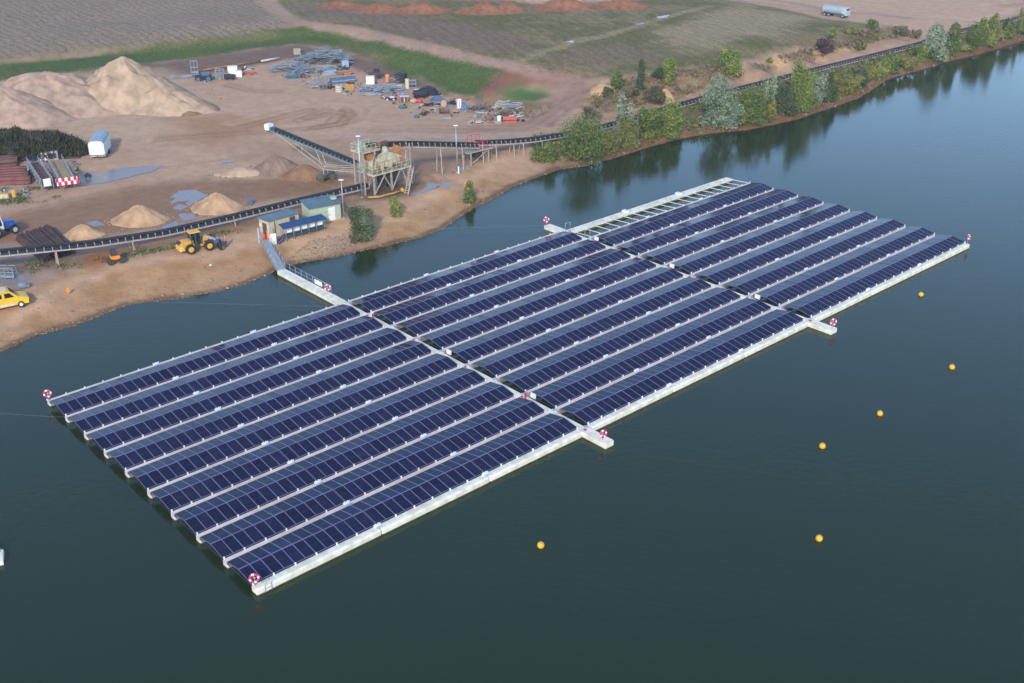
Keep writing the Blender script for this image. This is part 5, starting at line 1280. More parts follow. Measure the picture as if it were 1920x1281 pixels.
def np_obj(name, V, F, c):
    o = bpy.data.objects.new(name, np_mesh(name, V, F, M_LEAF, [('Tint', 'FACE', 'FLOAT_COLOR', c)])); COL.objects.link(o); return o
scatter('undergrowth', [([(1060, 262), (1250, 206), (1400, 168), (1520, 138), (1720, 88), (1920, 36), (1920, 66), (1740, 120), (1640, 158), (1580, 188), (1440, 228), (1290, 250), (1150, 288), (1070, 300)], 1.0),
    ([(1000, 262), (1060, 258), (1060, 300), (1010, 305)], .15)], 4200, .55, ['olive', 'green', 'dry', 'fresh', 'green'], .5)
scatter('dry_grass', [([(1110, 175), (1200, 144), (1290, 132), (1400, 118), (1500, 92), (1620, 58), (1690, 50), (1690, 72), (1600, 94), (1500, 118), (1400, 150), (1290, 182), (1190, 205), (1110, 210)], 1.0)], 2200, .5, ['dry', 'dry', 'brown', 'olive'], .35)
scatter('weeds', [([(820, 170), (905, 190), (1040, 196), (1010, 222), (930, 226), (860, 205)], .25), ([(40, 486), (170, 488), (330, 458), (480, 418), (480, 425), (330, 466), (170, 500), (60, 512)], .3), ([(0, 352), (120, 352), (110, 378), (0, 384)], .25)], 800, .32, ['olive', 'dry', 'green'], .15)
# reed thicket on the left
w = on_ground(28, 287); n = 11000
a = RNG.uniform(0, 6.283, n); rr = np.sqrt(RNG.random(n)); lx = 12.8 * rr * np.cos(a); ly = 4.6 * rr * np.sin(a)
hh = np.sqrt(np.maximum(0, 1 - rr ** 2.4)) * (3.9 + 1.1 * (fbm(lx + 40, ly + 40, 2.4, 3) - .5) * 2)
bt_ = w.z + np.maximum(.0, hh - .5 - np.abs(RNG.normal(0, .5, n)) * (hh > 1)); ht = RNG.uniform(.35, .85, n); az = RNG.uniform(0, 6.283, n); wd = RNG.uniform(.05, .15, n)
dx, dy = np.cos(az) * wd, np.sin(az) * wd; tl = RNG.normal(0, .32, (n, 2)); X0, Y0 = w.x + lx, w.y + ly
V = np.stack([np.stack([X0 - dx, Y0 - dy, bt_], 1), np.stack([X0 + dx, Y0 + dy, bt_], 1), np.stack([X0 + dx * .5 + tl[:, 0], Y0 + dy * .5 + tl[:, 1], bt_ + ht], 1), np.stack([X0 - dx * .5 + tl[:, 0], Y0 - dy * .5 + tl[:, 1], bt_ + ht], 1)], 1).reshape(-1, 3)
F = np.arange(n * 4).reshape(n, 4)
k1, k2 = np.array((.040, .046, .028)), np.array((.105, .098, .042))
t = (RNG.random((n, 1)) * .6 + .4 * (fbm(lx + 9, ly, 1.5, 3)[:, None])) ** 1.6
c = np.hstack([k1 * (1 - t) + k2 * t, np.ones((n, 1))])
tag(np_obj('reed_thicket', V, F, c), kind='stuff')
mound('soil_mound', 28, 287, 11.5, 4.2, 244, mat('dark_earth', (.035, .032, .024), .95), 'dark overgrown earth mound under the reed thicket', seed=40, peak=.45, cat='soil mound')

# ------------------------------------------------------------------ steel stacks, racks and yard clutter
def run_of_beams(name, starts, ends, n, r, m, label, group, layers=1, z0=.25):
    NUM = ['first', 'second', 'third', 'fourth', 'fifth', 'sixth', 'seventh', 'eighth', 'ninth', 'tenth', 'last']
    LAY = ['bottom', 'top'] if layers == 2 else ['bottom', 'middle', 'top']
    pts = []
    A = grounds(starts); Bq = grounds(ends)
    proto = None
    for l in range(layers):
        for i in range(n - l):
            f = (i + .5 * l) / (n - 1); a = A[0] + (A[1] - A[0]) * f; b = Bq[0] + (Bq[1] - Bq[0]) * f
            j = RNG.normal(0, .12, 2); c = (a + b) / 2 + j; L = float(np.hypot(*(b - a)))
            if proto is None:
                q = MB(); q.prism([(-r, 0), (-r * .5, r), (r * .5, r), (r, 0), (r * .7, 0), (r * .34, r * .68), (-r * .34, r * .68), (-r * .7, 0)], -L / 2, L / 2, 'X'); proto = q.mesh(name, m)
            o = bpy.data.objects.new(name, proto); COL.objects.link(o)
            z = gz(*c) + .05 + l * r * 1.05
            o.location = (c[0], c[1], z + z0 * 0); o.rotation_euler.z = math.atan2(b[1] - a[1], b[0] - a[0]) + RNG.normal(0, .012)
            tag(o, f'{label}, {NUM[i]} in the {LAY[l]} layer', 'steel beam', group)
run_of_beams('sheet_pile', [(30, 450), (92, 427)], [(84, 494), (142, 480)], 11, .30, mat('dark_rust', (.062, .028, .022), .85, var=.35, vscale=1.2, dirt=(.03, .016, .014)), 'rusty sheet pile under the long conveyor', 'rusty sheet piles under the conveyor', 3)
run_of_beams('steel_beam', [(-70, 322), (-60, 306)], [(34, 312), (22, 300)], 4, .5, M_RUST, 'dark red beam of the stack by the white tank', 'dark red beams in the back stack', 2)
run_of_beams('steel_beam', [(-60, 348), (-55, 326)], [(58, 345), (40, 322)], 6, .5, mat('red_brown_steel', (.15, .045, .036), .8, var=.3, vscale=1), 'red brown beam of the stack beside the racks', 'red brown beams in the front stack', 2)
def item(name, px, py, w, d, h, m, label, cat, rz=None, shape='box', grp=None, m2=None):
    """one small yard object, sizes in metres"""
    P = on_ground(px, py); q = MB(); rz = RNG.uniform(-.5, .5) if rz is None else rz
    if shape == 'box':
        q.box((0, 0, h / 2), (w, d, h)); q.mat(1).box((0, 0, h + .03), (w * 1.04, d * 1.04, .06)); q.box((0, -d / 2 - .02, h * .5), (w * .1, .04, h * .8))
        for x in (-.4, .4): q.box((x * w, -d / 2 - .02, h * .5), (.05, .04, h * .9))
    elif shape == 'drum': q.cyl((0, 0, h / 2), w / 2, h, 16); q.mat(1).cyl((0, 0, h * .33), w / 2 + .03, .06, 16).cyl((0, 0, h * .66), w / 2 + .03, .06, 16).cyl((0, 0, h + .03), w * .2, .06, 10)
    elif shape == 'tank': q.cyl((0, 0, h / 2 + .2), h / 2, w, 16, 'X'); q.mat(1).box((-w * .3, 0, .15), (.15, d * .8, .4)).box((w * .3, 0, .15), (.15, d * .8, .4)).cyl((0, 0, h + .25), .2, .15, 10)
    elif shape == 'reel':
        q.cyl((0, -d / 2, h / 2), h / 2, .08, 18, 'Y').cyl((0, d / 2, h / 2), h / 2, .08, 18, 'Y'); q.mat(1).cyl((0, 0, h / 2), h * .3, d, 14, 'Y')
    elif shape == 'frame':
        for x in np.linspace(-w / 2, w / 2, max(3, int(w / .8) + 1)):
            for y in (-d / 2, d / 2): q.bar((x, y, 0), (x, y, h), .09)
            q.bar((x, -d / 2, h), (x, d / 2, h), .07)
        for y in (-d / 2, d / 2):
            for z in (.15, h * .55, h): q.bar((-w / 2, y, z), (w / 2, y, z), .09)
        q.mat(1).box((0, 0, h * .2), (w * .9, d * .9, h * .12))
    elif shape == 'trough': q.prism([(-d / 2, 0), (-d / 2, h), (-d / 2 + .08, h), (-d * .3, .1), (d * .3, .1), (d / 2 - .08, h), (d / 2, h), (d / 2, 0)], -w / 2, w / 2, 'X'); q.mat(1).box((0, -d / 2 - .02, h * .5), (w * .96, .04, h * .25))
    elif shape == 'slab':
        for k in range(3): q.box((RNG.normal(0, .06) * w, RNG.normal(0, .06) * d, h * (k + .5) / 3), (w * RNG.uniform(.85, 1), d * RNG.uniform(.8, 1), h / 3 * .9), RNG.normal(0, .08))
    elif shape == 'tarp':
        q.prism([(-w / 2, 0), (-w * .32, h * .6), (0, h), (w * .3, h * .7), (w / 2, 0)], -d / 2, d / 2); q.box((0, 0, .06), (w * 1.15, d * 1.1, .1))
    elif shape == 'heap':
        nb = int(14 + w * d * 3)
        for k in range(nb):
            x, y = RNG.uniform(-.5, .5, 2) * (w, d); z = max(.08, h * (1 - (2 * x / w) ** 2 * .8) * (1 - (2 * y / d) ** 2 * .6) * RNG.uniform(.2, 1)); a = RNG.normal(.3, .7); l = min(w, 2.6) * RNG.uniform(.3, .7); e = RNG.normal(0, .22)
            q.mat(int(k % 3 == 0)); dv = Vector((math.cos(a) * l, math.sin(a) * l, e * l)) / 2; q.bar(Vector((x, y, z)) - dv, Vector((x, y, z)) + dv, RNG.uniform(.06, .2), RNG.uniform(.05, .12))
    elif shape == 'lattice':
        nb = int(10 + w * d * 2.2)
        for k in range(nb):
            x, y = RNG.uniform(-.5, .5, 2) * (w, d); z = max(.1, h * (1 - (2 * x / w) ** 2 * .8) * (1 - (2 * y / d) ** 2 * .6) * RNG.uniform(.35, 1)); a = RNG.normal(.25, .5); l = RNG.uniform(1.5, 3.2); u = Vector((math.cos(a), math.sin(a), RNG.normal(0, .12))) * l; v = Vector((-math.sin(a), math.cos(a), RNG.normal(0, .3))) * .7
            o = Vector((x, y, z)) - u / 2 - v / 2; q.mat(int(k % 4 == 0))
            q.bar(o, o + u, .08); q.bar(o + v, o + v + u, .08)
            for s in (.0, .25, .5, .75, 1): q.bar(o + u * s, o + v + u * s, .06)
    elif shape == 'machine':
        q.box((0, 0, h * .4), (w, d * .8, h * .5)); q.mat(1).box((w * .15, 0, h * .8), (w * .45, d * .6, h * .4)); q.cyl((-w * .3, -d * .42, h * .25), h * .25, .15, 12, 'Y').cyl((w * .3, -d * .42, h * .25), h * .25, .15, 12, 'Y').bar((-w * .5, 0, h * .5), (-w * .8, 0, h * .9), .12)
    elif shape == 'bag': q.ball((0, 0, h * .45), (w / 2, d / 2, h * .55), 12, 8); q.mat(1).ball((w * .25, .1, h * .3), (w * .3, d * .35, h * .35), 10, 6)
    o = solo(name, q, [m, m2 or m], label, cat, P, rz, grp)
    if shape in ('heap', 'lattice'): o['kind'] = 'thing'
    return o
M_GALV = mat('weathered_zinc', (.27, .31, .35), .6, .2, var=.2, vscale=1.2); M_GALV2 = mat('dull_zinc', (.19, .22, .25), .7, .1, var=.2)
M_NBLK = mat('black_rubber', (.02, .023, .032), .8); M_BBLU = mat('steel_blue_paint', (.07, .13, .24), .5, var=.15); M_TBLU = mat('turquoise_plastic', (.03, .13, .17), .5); M_REDP = mat('red_plastic', (.55, .05, .035), .5)
M_CREM = mat('old_cream', (.55, .50, .36), .6, var=.12); M_LBLU = mat('pale_blue_sheet', (.30, .37, .44), .5); M_PINK = mat('pinkish_white', (.58, .50, .48), .6); M_PLYW = mat('plywood', (.45, .30, .19), .7)
S_ = 'scrap on the yard edge'
for a in (
 ('steel_lattice', 340, 146, 4.4, .7, .5, M_GALV, 'long silver lattice girder lying left of the dark scrap block', 'girder', .12, 'frame'), ('gate_frame', 366, 141, 1.4, .3, 3.0, M_GALV, 'tall grey gate frame standing behind the lattice girder', 'frame', .1, 'frame'),
 ('scrap_block', 382, 151, 3.4, 1.8, 1.7, M_NBLK, 'dark blue black machine block left of the wire cage', 'machine', .2, 'machine', None, M_BBLU), ('wire_cage', 413, 147, 1.7, 1.4, 1.9, M_GALV, 'pale wire cage between dark block and white container', 'cage', .1, 'frame', None, M_GALV2),
 ('dark_tank', 431, 150, 2.2, 1.1, 1.0, M_NBLK, 'low dark tank under the white container', 'tank', .1, 'tank', None, M_RUST), ('white_container', 437, 139, 2.0, 1.4, 1.6, M_WHITE, 'white box container on the left scrap row', 'container', .2, 'box'),
 ('white_cabinet', 449, 144, 1.2, .9, 1.3, M_WHITE, 'smaller white cabinet right of the white container', 'cabinet', .1, 'box', None, M_CREM), ('red_beam', 467, 139, 3.0, .5, .4, M_REDP, 'red painted beam lying right of the white cabinet', 'beam', .25, 'slab'),
 ('scrap_sheets', 462, 132, 2.4, 1.0, .8, M_NBLK, 'black and white scrap sheets behind the red beam', 'scrap', .3, 'heap', None, M_WHITE),
 ('steel_heap', 545, 133, 8.0, 3.6, 2.0, M_GALV, 'left low heap of grey lattice steel', 'scrap heap', .1, 'lattice', None, M_GALV2), ('steel_heap', 606, 118, 11.5, 5.0, 3.4, M_GALV, 'tallest heap of bluish lattice steel at the bank foot', 'scrap heap', .1, 'lattice', None, M_GALV2),
 ('steel_heap', 604, 134, 8.0, 3.0, 1.8, M_GALV, 'heap of bent grey sheets in front of the tallest lattice heap', 'scrap heap', .3, 'heap', None, M_LBLU), ('zinc_sheets', 617, 140, 3.0, 1.0, .9, M_LBLU, 'pale zinc sheet bundle with white ends', 'sheet bundle', .6, 'slab'),
 ('white_bin', 648, 126, 1.5, 1.2, 1.4, M_LBLU, 'pale bin right of the tallest lattice heap', 'bin', .1, 'box'), ('dark_scrap', 640, 130, 3.0, 1.2, .9, M_NBLK, 'black scrap at the foot of the pale bin', 'scrap', .1, 'heap', None, M_GALV2), ('cream_bag', 558, 102, 1.6, 1.2, 1.3, mat('dull_bag', (.40, .33, .24), .8), 'cream boulder-like bag behind the lattice heaps', 'bag', .2, 'slab'),
 ('teal_skid', 546, 147, 2.8, .8, .5, M_TBLU, 'dark teal skid in front of the left heap', 'skid', .15, 'slab'), ('rust_chunk', 571, 146, 1.8, 1.2, 1.0, M_RUST, 'rust brown chunk beside the teal skid', 'scrap', .3, 'heap', None, M_GALV), ('zinc_trusses', 560, 141, 4.0, 1.6, 1.4, M_GALV, 'zinc truss bundle pointing down from the left heap', 'scrap', .9, 'lattice', None, M_GALV2),
 ('wire_cage', 591, 165, 1.6, 1.6, 2.4, M_GALV2, 'dark upright wire cage in front of the heaps, left of its twin', 'cage', .1, 'frame', None, M_GALV), ('wire_cage', 607, 167, 1.5, 1.4, 2.3, M_GALV2, 'dark upright wire cage next to the blue trough', 'cage', .05, 'frame', None, M_RUST),
 ('blue_trough', 643, 155, 5.4, 1.2, 1.1, M_BBLU, 'long blue steel trough lying on the yard', 'trough', .42, 'trough', None, M_GALV), ('orange_sheet', 645, 139, 3.6, 1.4, .35, M_ORUST, 'orange rusty sheet behind the blue trough', 'sheet', .2, 'slab'), ('rail_scrap', 622, 166, 3.0, 1.0, .8, M_NBLK, 'black and pink rail scrap in front of the blue trough', 'scrap', -.2, 'heap', None, M_PINK),
 ('cream_drum', 636, 172, 1.5, 1.5, 1.3, M_CREM, 'cream drum with blue foot in front of the blue trough', 'drum', .1, 'drum', None, M_BBLU), ('yellow_bench', 655, 168, 1.8, .9, .9, M_YEL, 'small yellow bench frame near the cream drum', 'bench', .0, 'frame', None, M_YEL), ('rust_scrap', 658, 158, 1.8, 1.0, .8, M_RUST, 'rusty lump right of the blue trough', 'scrap', .1, 'heap', None, M_ORUST),
 ('white_tank', 695, 157, 1.7, 1.3, 1.5, M_WHITE, 'bright white plastic tank in the middle of the scrap row', 'tank', .0, 'box'), ('rust_machine', 703, 147, 2.8, 1.4, 2.0, M_RUST, 'rusty brown machine behind the white tank', 'machine', .1, 'machine', None, M_NBLK), ('orange_barrel', 727, 154, .9, .9, 1.6, mat('orange_barrel', (.75, .26, .1), .5), 'orange barrel right of the rusty machine', 'barrel', .0, 'drum', None, M_WOOD),
 ('grey_scrap', 737, 156, 2.0, 1.2, 1.8, M_GALV2, 'grey tall scrap beside the orange barrel', 'scrap', .1, 'heap', None, M_WOOD), ('dark_box', 752, 154, 2.2, 1.6, 1.7, M_NBLK, 'black box at the foot of the grass bank', 'box', -.3, 'box'), ('zinc_trusses', 705, 171, 6.5, 2.0, 1.4, M_GALV, 'row of zinc frames in front of the white tank', 'scrap', -.15, 'lattice', None, M_LBLU),
 ('zinc_gratings', 734, 172, 3.6, 1.6, 1.4, M_GALV, 'bluish zinc grating stack left of the white pumps', 'scrap', -.1, 'lattice', None, M_GALV2), ('white_pumps', 749, 169, 1.8, 1.2, 1.3, M_WHITE, 'white tangled pump parts left of the cream cylinder', 'pump', .1, 'heap', None, M_GPAINT), ('cream_cylinder', 764, 166, .9, .9, 2.0, M_CREM, 'upright cream cylinder at the foot of the bank', 'cylinder', .0, 'drum'), ('thin_racks', 773, 165, 1.6, .8, 1.6, M_GALV, 'thin white rack right of the cream cylinder', 'rack', .0, 'frame', None, M_NBLK),
 ('flat_sheet', 700, 177, 4.0, 1.2, .2, M_LBLU, 'flat pale sheet on the sand below the zinc frames', 'sheet', -.35, 'slab'), ('grey_sheet', 755, 176, 1.8, .9, .2, M_GALV, 'small flat grey sheet below the white pumps', 'sheet', .1, 'slab'),
 ('rubber_belt', 800, 176, 5.0, 2.2, 1.5, M_NBLK, 'big black rubber belt pile at the foot of the bank', 'belt pile', -.3, 'tarp'), ('rubber_rolls', 788, 184, 2.6, 1.6, 1.5, M_NBLK, 'black rolled rubber in front of the belt pile', 'roll', .2, 'tank', None, M_NBLK), ('pink_board', 784, 170, 1.8, .8, .3, M_PINK, 'pale pink board on the belt pile', 'board', -.2, 'slab'),
 ('brown_lump', 775, 193, 1.5, 1.1, .9, M_PLYW, 'brown lump left of the red sack', 'lump', .1, 'bag', None, M_RUST), ('red_sack', 786, 193, 1.4, .9, .8, M_REDP, 'bright red sack in the scrap field', 'sack', -.2, 'bag'), ('dark_machine', 733, 188, 2.2, 1.1, .8, M_NBLK, 'low dark machine below the zinc gratings', 'machine', -.1, 'machine', None, M_PINK), ('rust_box', 758, 191, 1.8, 1.2, 1.1, M_RUST, 'rusty crate with a white lid, right of the low dark machine', 'crate', .1, 'box', None, M_PINK),
 ('teal_float', 755, 203, 1.7, .8, .6, M_TBLU, 'teal float lying alone on the sand', 'float', .1, 'bag', None, M_NBLK), ('pale_slab', 781, 201, 1.6, .8, .15, M_LBLU, 'pale slab under the red sack', 'slab', .1, 'slab'), ('teal_lump', 781, 221, 1.1, .7, .6, M_TBLU, 'dark teal lump furthest out on the sand', 'lump', -.2, 'bag'), ('plough', 796, 214, 1.8, .5, .9, M_RUST, 'small rusty plough-like frame on the sand', 'plough', .6, 'heap', None, M_RUST),
 ('blue_boat_tarp', 820, 188, 2.6, 1.2, .9, M_BBLU, 'blue tarpaulin bundle right of the black rubber', 'tarpaulin', .2, 'tarp'), ('dark_heap', 812, 198, 3.0, 1.4, .9, M_NBLK, 'dark scrap heap under the blue tarpaulin', 'scrap', .0, 'heap', None, M_RUST), ('cable_reel', 832, 200, .0, .6, 1.2, M_PLYW, 'round wooden cable reel standing in the scrap', 'cable reel', .1, 'reel'), ('dark_heap', 848, 196, 2.2, 1.2, 1.0, M_NBLK, 'dark teal scrap between cable reel and striped board', 'scrap', .0, 'heap', None, M_TBLU),
 ('striped_board', 861, 203, .9, .5, 1.9, M_WHITE, 'upright white panel with red marks beside the blue tent', 'panel', .2, 'box', None, M_REDP), ('blue_tent', 870, 203, 1.4, 1.2, 1.2, mat('bright_blue_sheet', (.06, .20, .36), .5), 'small blue sheet tent right of the striped panel', 'tent', .1, 'tarp'), ('rust_grate', 833, 213, 1.9, 1.0, .9, M_RUST, 'rusty grating box in front of the cable reel', 'grating', .1, 'frame', None, M_RUST), ('blue_slab', 838, 222, 1.5, .7, .12, M_LBLU, 'thin pale blue slab on the sand below the grating box', 'slab', .1, 'slab'),
 ('grey_scrap', 900, 206, 4.0, 1.8, 1.2, mat('lilac_grey', (.17, .15, .17), .7), 'grey brown scrap heap at the corner of the bank', 'scrap', .1, 'heap', None, M_RUST), ('window_frames', 942, 200, 2.4, 1.6, 1.2, M_PINK, 'white window frames leaning at the yard corner', 'frames', .75, 'lattice', None, M_GPAINT), ('window_frames', 962, 203, 2.6, 1.6, 1.1, M_GALV, 'grey window frames right of the white ones', 'frames', .75, 'lattice', None, M_PINK),
 ('mixed_scrap', 890, 232, 2.2, 1.2, .9, M_PINK, 'pale scrap nearest the track at the yard corner', 'scrap', .2, 'heap', None, M_RUST), ('mixed_scrap', 904, 219, 2.6, 1.4, 1.0, M_CREM, 'cream and brown scrap behind the rusty sack', 'scrap', .2, 'heap', None, M_GALV2), ('rusty_sack', 917, 226, 1.6, 1.2, 1.1, mat('maroon_sack', (.22, .09, .07), .8), 'maroon sack in the corner scrap', 'sack', .1, 'bag', None, M_RUST), ('mixed_scrap', 945, 216, 3.2, 1.2, .9, M_RUST, 'brown scrap behind the red skip', 'scrap', .0, 'heap', None, M_GALV), ('mixed_scrap', 968, 220, 2.2, 1.2, .8, M_PINK, 'pale timber scrap right of the red skip', 'scrap', .3, 'heap', None, M_WOOD),
 ('white_drum', 936, 228, .8, .8, 1.1, M_WHITE, 'small white drum left of the red skip', 'drum', .0, 'drum', None, M_GPAINT), ('red_skip', 956, 229, 2.5, 1.2, .9, mat('faded_red', (.50, .11, .06), .6), 'faded red skip at the edge of the track', 'skip', .05, 'trough', None, M_RUST),
 # left storage corner
 ('white_tank', 24, 300, 1.2, 1.2, 1.3, M_WHITE, 'white tank end beside the dark red beams', 'tank', -.1, 'drum'), ('pallet_goods', 72, 297, 1.5, 1.2, 1.2, M_PINK, 'pale wrapped pallet goods beside the reeds', 'pallet goods', .1, 'box'), ('pallet_goods', 84, 299, 1.4, 1.1, 1.2, M_WHITE, 'white wrapped pallet goods in the middle of three by the reeds', 'pallet goods', -.1, 'box', None, M_PINK), ('pallet_goods', 101, 298, 1.8, 1.3, 1.4, mat('lilac_wrap', (.40, .33, .36), .6), 'lilac wrapped pallet goods nearest the trailer', 'pallet goods', .15, 'box'),
 ('blue_cover', 55, 300, 2.4, 1.0, .9, mat('blue_cover', (.07, .09, .22), .6), 'dull blue cover left of the pallet goods', 'cover', -.5, 'tarp'), ('grey_bag', 142, 285, 1.6, 1.3, 1.1, M_LBLU, 'pale blue tarpaulin lump between reeds and trailer', 'tarpaulin', .1, 'bag'), ('leaning_post', 126, 282, .5, .3, 2.6, M_LBLU, 'pale blue upright chute by the reeds', 'chute', .1, 'box', None, M_PLYW), ('dark_mat', 132, 296, 3.4, 1.4, .25, mat('dark_mat', (.09, .07, .08), .8), 'dark flat mat on the ground before the trailer', 'mat', .1, 'slab'),
 ('cable_drums', 42, 324, 1.2, .8, .9, M_CREM, 'cream cable drum between beams and lattice racks', 'drum', .1, 'drum', None, M_GALV), ('pipe_end', 50, 327, 1.0, .8, .8, M_GALV, 'grey pipe end beside the cream cable drum', 'pipe', .2, 'tank'), ('yellow_canister', 28, 371, .7, .6, 1.2, M_YEL, 'yellow canister at the track edge below the beams', 'canister', .1, 'drum'), ('yellow_canister', 8, 372, 1.6, .8, .7, M_CREM, 'pale yellow low box at the left edge of the track', 'box', .1, 'box', None, M_YEL),
 ('small_wheels', 165, 333, 1.0, .4, .35, M_NBLK, 'small black float lying in the big puddle', 'float', .1, 'tank'), ('grey_crate', 14, 519, 2.2, 1.0, 1.4, M_GALV, 'grey wire crate behind the yellow van', 'crate', -.05, 'frame', None, M_GALV2), ('debris_pile', 44, 540, 1.4, 1.0, .8, M_GALV2, 'grey rubble sack right behind the van front', 'sack', .1, 'bag', None, M_PINK),
 ('trench_crate', 199, 490, 1.2, .8, .5, M_RUST, 'brown rusty scoop left of the small roller', 'scoop', .3, 'trough'), ('shore_stone', 395, 499, .5, .4, .3, M_PINK, 'single pale stone on the beach below the loader', 'stone', .3, 'bag'), ('mast_box', 470, 383, .8, .6, .7, M_BBLU, 'blue box beside the conveyor behind the sheds', 'box', .1, 'box')):
    item(*a)
pp = [on_ground(*q) for q in ((374, 137), (430, 128), (490, 118))]
solo('rusty_pipe', MB().tube([p - pp[0] + Vector((0, 0, .5)) for p in pp], .18, 8), M_ORUST, 'long rusty pipe lying along the bank foot', 'pipe', pp[0])
pp = [on_ground(*q) for q in ((490, 119), (524, 113))]
solo('white_pipe', MB().tube([p - pp[0] + Vector((0, 0, .5)) for p in pp], .22, 8), M_PINK, 'white pipe continuing the long rusty one to the right', 'pipe', pp[0])
# lattice racks with boards, left of the puddle
def rack(a, b, wdt, label, bm, board):
    p, q = grounds([a, b]); L = math.hypot(*(q - p)); t = thing('lattice_rack', label, 'rack', (p[0], p[1], gz(*p)), math.atan2(q[1] - p[1], q[0] - p[0]), 'long lattice racks')
    for y in (-wdt / 2, wdt / 2):
        m = MB()
        for z in (.5, 1.6): m.bar((0, y, z), (L, y, z), .12)
        for k in range(9): x = L * k / 8; m.bar((x, y, 0), (x, y, 1.9), .1); m.bar((x, y, .5), (min(L, x + L / 8), y, 1.6), .07)
        m.build('side_lattice', M_GALV, t)
    MB().box((L / 2, 0, .75), (L * .96, wdt * .9, .3)).build('load', bm, t)
    for k in (0, 4, 8): MB().bar((L * k / 8, -wdt / 2, .45), (L * k / 8, wdt / 2, .45), .12).build('crossbar', M_GALV2, t)
    if board == 'white': MB().box((L + .12, 0, 1.1), (.08, 1.1, 1.2)).build('board', M_WHITE, t)
    else:
        for r_ in range(2):
            bo = MB().box((0, 0, 0), (.06, 3.3 - r_ * .3, .56)).build('barrier_board', M_WHITE, t, (L + .3, 0, 1.35 - r_ * .62))
            for k in range(4):
                MB().box((.035, -1.4 + r_ * .35 + k * .9, 0), (.03, .45, .57)).build('red_stripe', M_RED, bo)
rack((64, 314), (92, 362), 1.7, 'long grey lattice rack with a white board on its end', M_RUST, 'white')
rack((106, 312), (128, 358), 2.2, 'lattice rack with red and white barrier boards on its end', M_WOOD, 'red')
q = MB(); cols = [M_GALV, M_RUST, M_NBLK, M_GALV2, M_WOOD, M_GALV2, mat('dull_cream', (.40, .35, .28), .7)]
for poly, n in (([(372, 146), (460, 135), (480, 140), (380, 156)], 30), ([(520, 140), (660, 132), (670, 160), (580, 172)], 50), ([(610, 166), (700, 150), (770, 168), (760, 190), (640, 178)], 60), ([(730, 178), (870, 178), (885, 215), (800, 222), (740, 200)], 70), ([(870, 200), (980, 198), (985, 228), (880, 236)], 80), ([(58, 304), (150, 304), (140, 345), (70, 345)], 60), ([(0, 352), (60, 348), (60, 372), (0, 376)], 25)):
    w = grounds(poly); lo, hi = w.min(0), w.max(0); p = RNG.uniform(lo, hi, (n * 6, 2)); p = p[poly_sd(p[:, 0], p[:, 1], w) > 0][:n]; z = ground_z(p[:, 0], p[:, 1])
    for (x, y), zz in zip(p, z): q.mat(int(RNG.integers(0, 7))).box((x, y, zz + .12), (RNG.uniform(.15, 1.1), RNG.uniform(.1, .5), RNG.uniform(.1, .45)), M=Matrix.Rotation(RNG.uniform(0, 3), 4, 'Z') @ Matrix.Rotation(RNG.normal(0, .3), 4, 'X'))
tag(q.build('scrap_litter', cols), kind='stuff')
# loose stones on the beach and along the waterline
w = RNG.integers(0, len(SHORE) - 1, 1500); S0 = np.array(SHORE); f = RNG.random((1500, 1)); p = S0[w] * (1 - f) + S0[w + 1] * f
d = S0[w + 1] - S0[w]; d /= np.linalg.norm(d, axis=1, keepdims=True); p = p + np.stack([-d[:, 1], d[:, 0]], 1) * (np.abs(RNG.normal(0, 1, 1500)) ** 1.5 * 2.6)[:, None]
g1 = grounds([(520, 500), (545, 480), (580, 452), (655, 438), (692, 458), (650, 474), (600, 486)]); q = RNG.uniform(g1.min(0), g1.max(0), (1500, 2)); q = q[poly_sd(q[:, 0], q[:, 1], g1) > 0]
sp = []
for px_, py_, rx_, ry_ in ((240, 190, 14.5, 10.5), (92, 195, 19, 10.5), (308, 203, 10.5, 6), (262, 412, 4.3, 3.6), (408, 388, 4.2, 3.6), (156, 440, 3, 2.4), (520, 318, 4.6, 3.8), (572, 330, 3.8, 2.8), (450, 326, 4.5, 2)):
    c_ = spot(px_, py_, 2.1); a_ = RNG.uniform(0, 6.28, 130); r_ = 1.0 + np.abs(RNG.normal(0, .13, 130)); sp.append(np.stack([c_.x + rx_ * r_ * np.cos(a_), c_.y + ry_ * r_ * np.sin(a_)], 1))
p = np.concatenate([p, q] + sp); z = ground_z(p[:, 0], p[:, 1]); k = z > -.05; p, z = p[k], z[k]; n = len(p)
cube = np.array([(-1, -1, -1), (1, -1, -1), (1, 1, -1), (-1, 1, -1), (-.7, -.6, 1), (.6, -.7, 1), (.7, .6, 1), (-.6, .7, 1)], float)
V = cube[None] * RNG.uniform(.6, 1.2, (n, 8, 1)) * (RNG.uniform(.05, .13, (n, 1, 1)) * (1 + 1.0 * (RNG.random((n, 1, 1)) < .05))) * np.array([1.2, .9, .7])
a = RNG.uniform(0, 6.28, n); V = np.stack([V[..., 0] * np.cos(a)[:, None] - V[..., 1] * np.sin(a)[:, None], V[..., 0] * np.sin(a)[:, None] + V[..., 1] * np.cos(a)[:, None], V[..., 2]], -1) + np.column_stack([p, z])[:, None]
Fq = np.array([(4, 5, 6, 7), (0, 1, 5, 4), (1, 2, 6, 5), (2, 3, 7, 6), (3, 0, 4, 7)]); F = (np.arange(n)[:, None, None] * 8 + Fq[None]).reshape(-1, 4)
c = np.repeat(np.array([S(160, 134, 114)]) * RNG.uniform(.6, 1.15, (n, 1)), 5, 0); M_STONE = bpy.data.materials.new('stone'); M_STONE.use_nodes = True
_a = M_STONE.node_tree.nodes.new('ShaderNodeAttribute'); _a.attribute_name = 'Tint'; M_STONE.node_tree.links.new(_a.outputs['Color'], M_STONE.node_tree.nodes['Principled BSDF'].inputs['Base Color']); M_STONE.node_tree.nodes['Principled BSDF'].inputs['Roughness'].default_value = .9
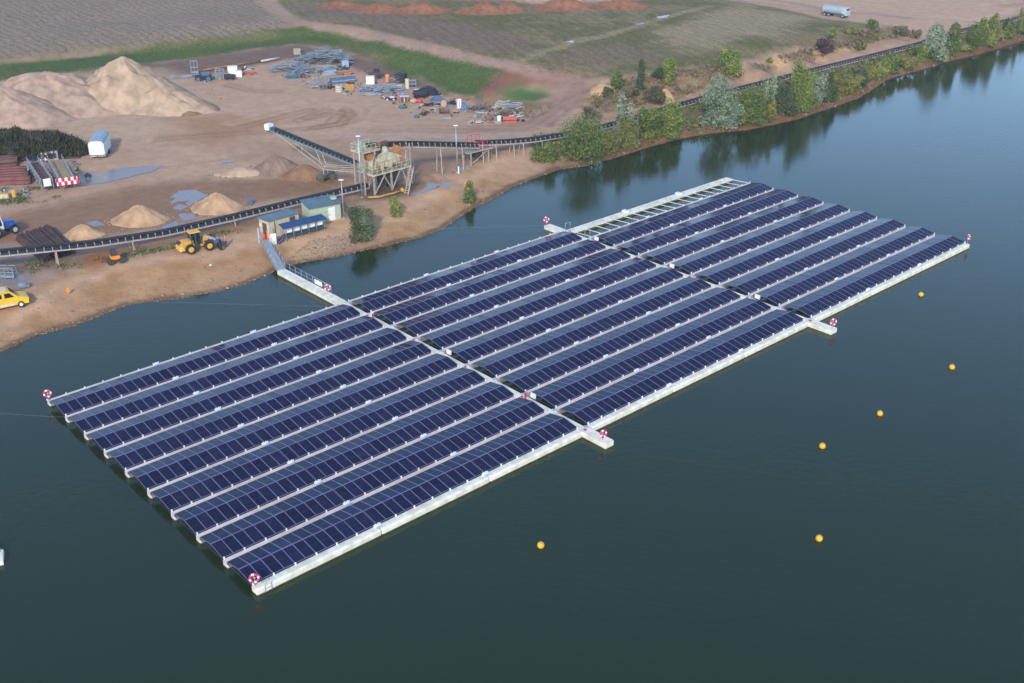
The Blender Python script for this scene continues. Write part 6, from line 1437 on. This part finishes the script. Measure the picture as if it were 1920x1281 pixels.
o = bpy.data.objects.new('gravel', np_mesh('gravel', V.reshape(-1, 3), F, M_STONE, [('Tint', 'FACE', 'FLOAT_COLOR', np.hstack([c, np.ones((len(c), 1))]))])); COL.objects.link(o); tag(o, kind='stuff')
# boat corner at the lower left edge
P = spot(-8, 1046, .3); t = thing('work_float', 'corner of a small pale work float at the left edge of the lake', 'float', (P.x, P.y, 0), .35)
MB().box((-1.2, 0, .18), (3.6, 1.7, .55)).build('hull', M_DECK, t); m = MB(); m.tube([(.4, .5, .4), (.4, .6, 1.3), (-1.8, .6, 1.3)], .04); m.build('rail', M_STEEL, t)
MB().box((-1.4, .9, .5), (2.4, .9, .5)).build('box', M_BBLU, t)
# mooring lines from the array to the shore
def line(a, b, label, name='mooring_line'):
    a, b = Vector(a), Vector(b); m = MB(); m.tube([(a.lerp(b, k / 12) - Vector((0, 0, (.4 if b.z > 1 else .03) * math.sin(math.pi * k / 12)))) - a for k in range(13)], .009, 4)
    solo(name, m, M_GALV2, label, 'rope', a)
e = uv(WB - .4, -9 * PITCHV - 3.2, .6); g = on_ground(800, 436); line(e, (g.x, g.y, g.z + .6), 'thin mooring line from the jetty by the dock to the near bank')
e = uv(6, -9 * PITCHV - .6, .6); g = spot(0, 775, .14); line(uv(.2, -8 * PITCHV, .4), g, 'thin mooring line running left from the far left corner')
e = uv(WA - 2.0, -9 * PITCHV - .5, .5); g = spot(305, 566, .16); line(e, g, 'thin mooring line from the array to the left beach')

# ------------------------------------------------------------------ light autumn haze
hz = MB(); hz.box((0, 2000, 28.5), (24000, 26000, 65))
hm = bpy.data.materials.new('haze'); hm.use_nodes = True
_n = hm.node_tree; _n.nodes.remove(_n.nodes['Principled BSDF'])
_v = _n.nodes.new('ShaderNodeVolumePrincipled'); _v.inputs['Color'].default_value = (0.92, 0.96, 1.0, 1); _v.inputs['Density'].default_value = 0.00022; _v.inputs['Anisotropy'].default_value = 0.2
_n.links.new(_v.outputs[0], _n.nodes['Material Output'].inputs['Volume'])
tag(hz.build('haze', hm), kind='stuff')
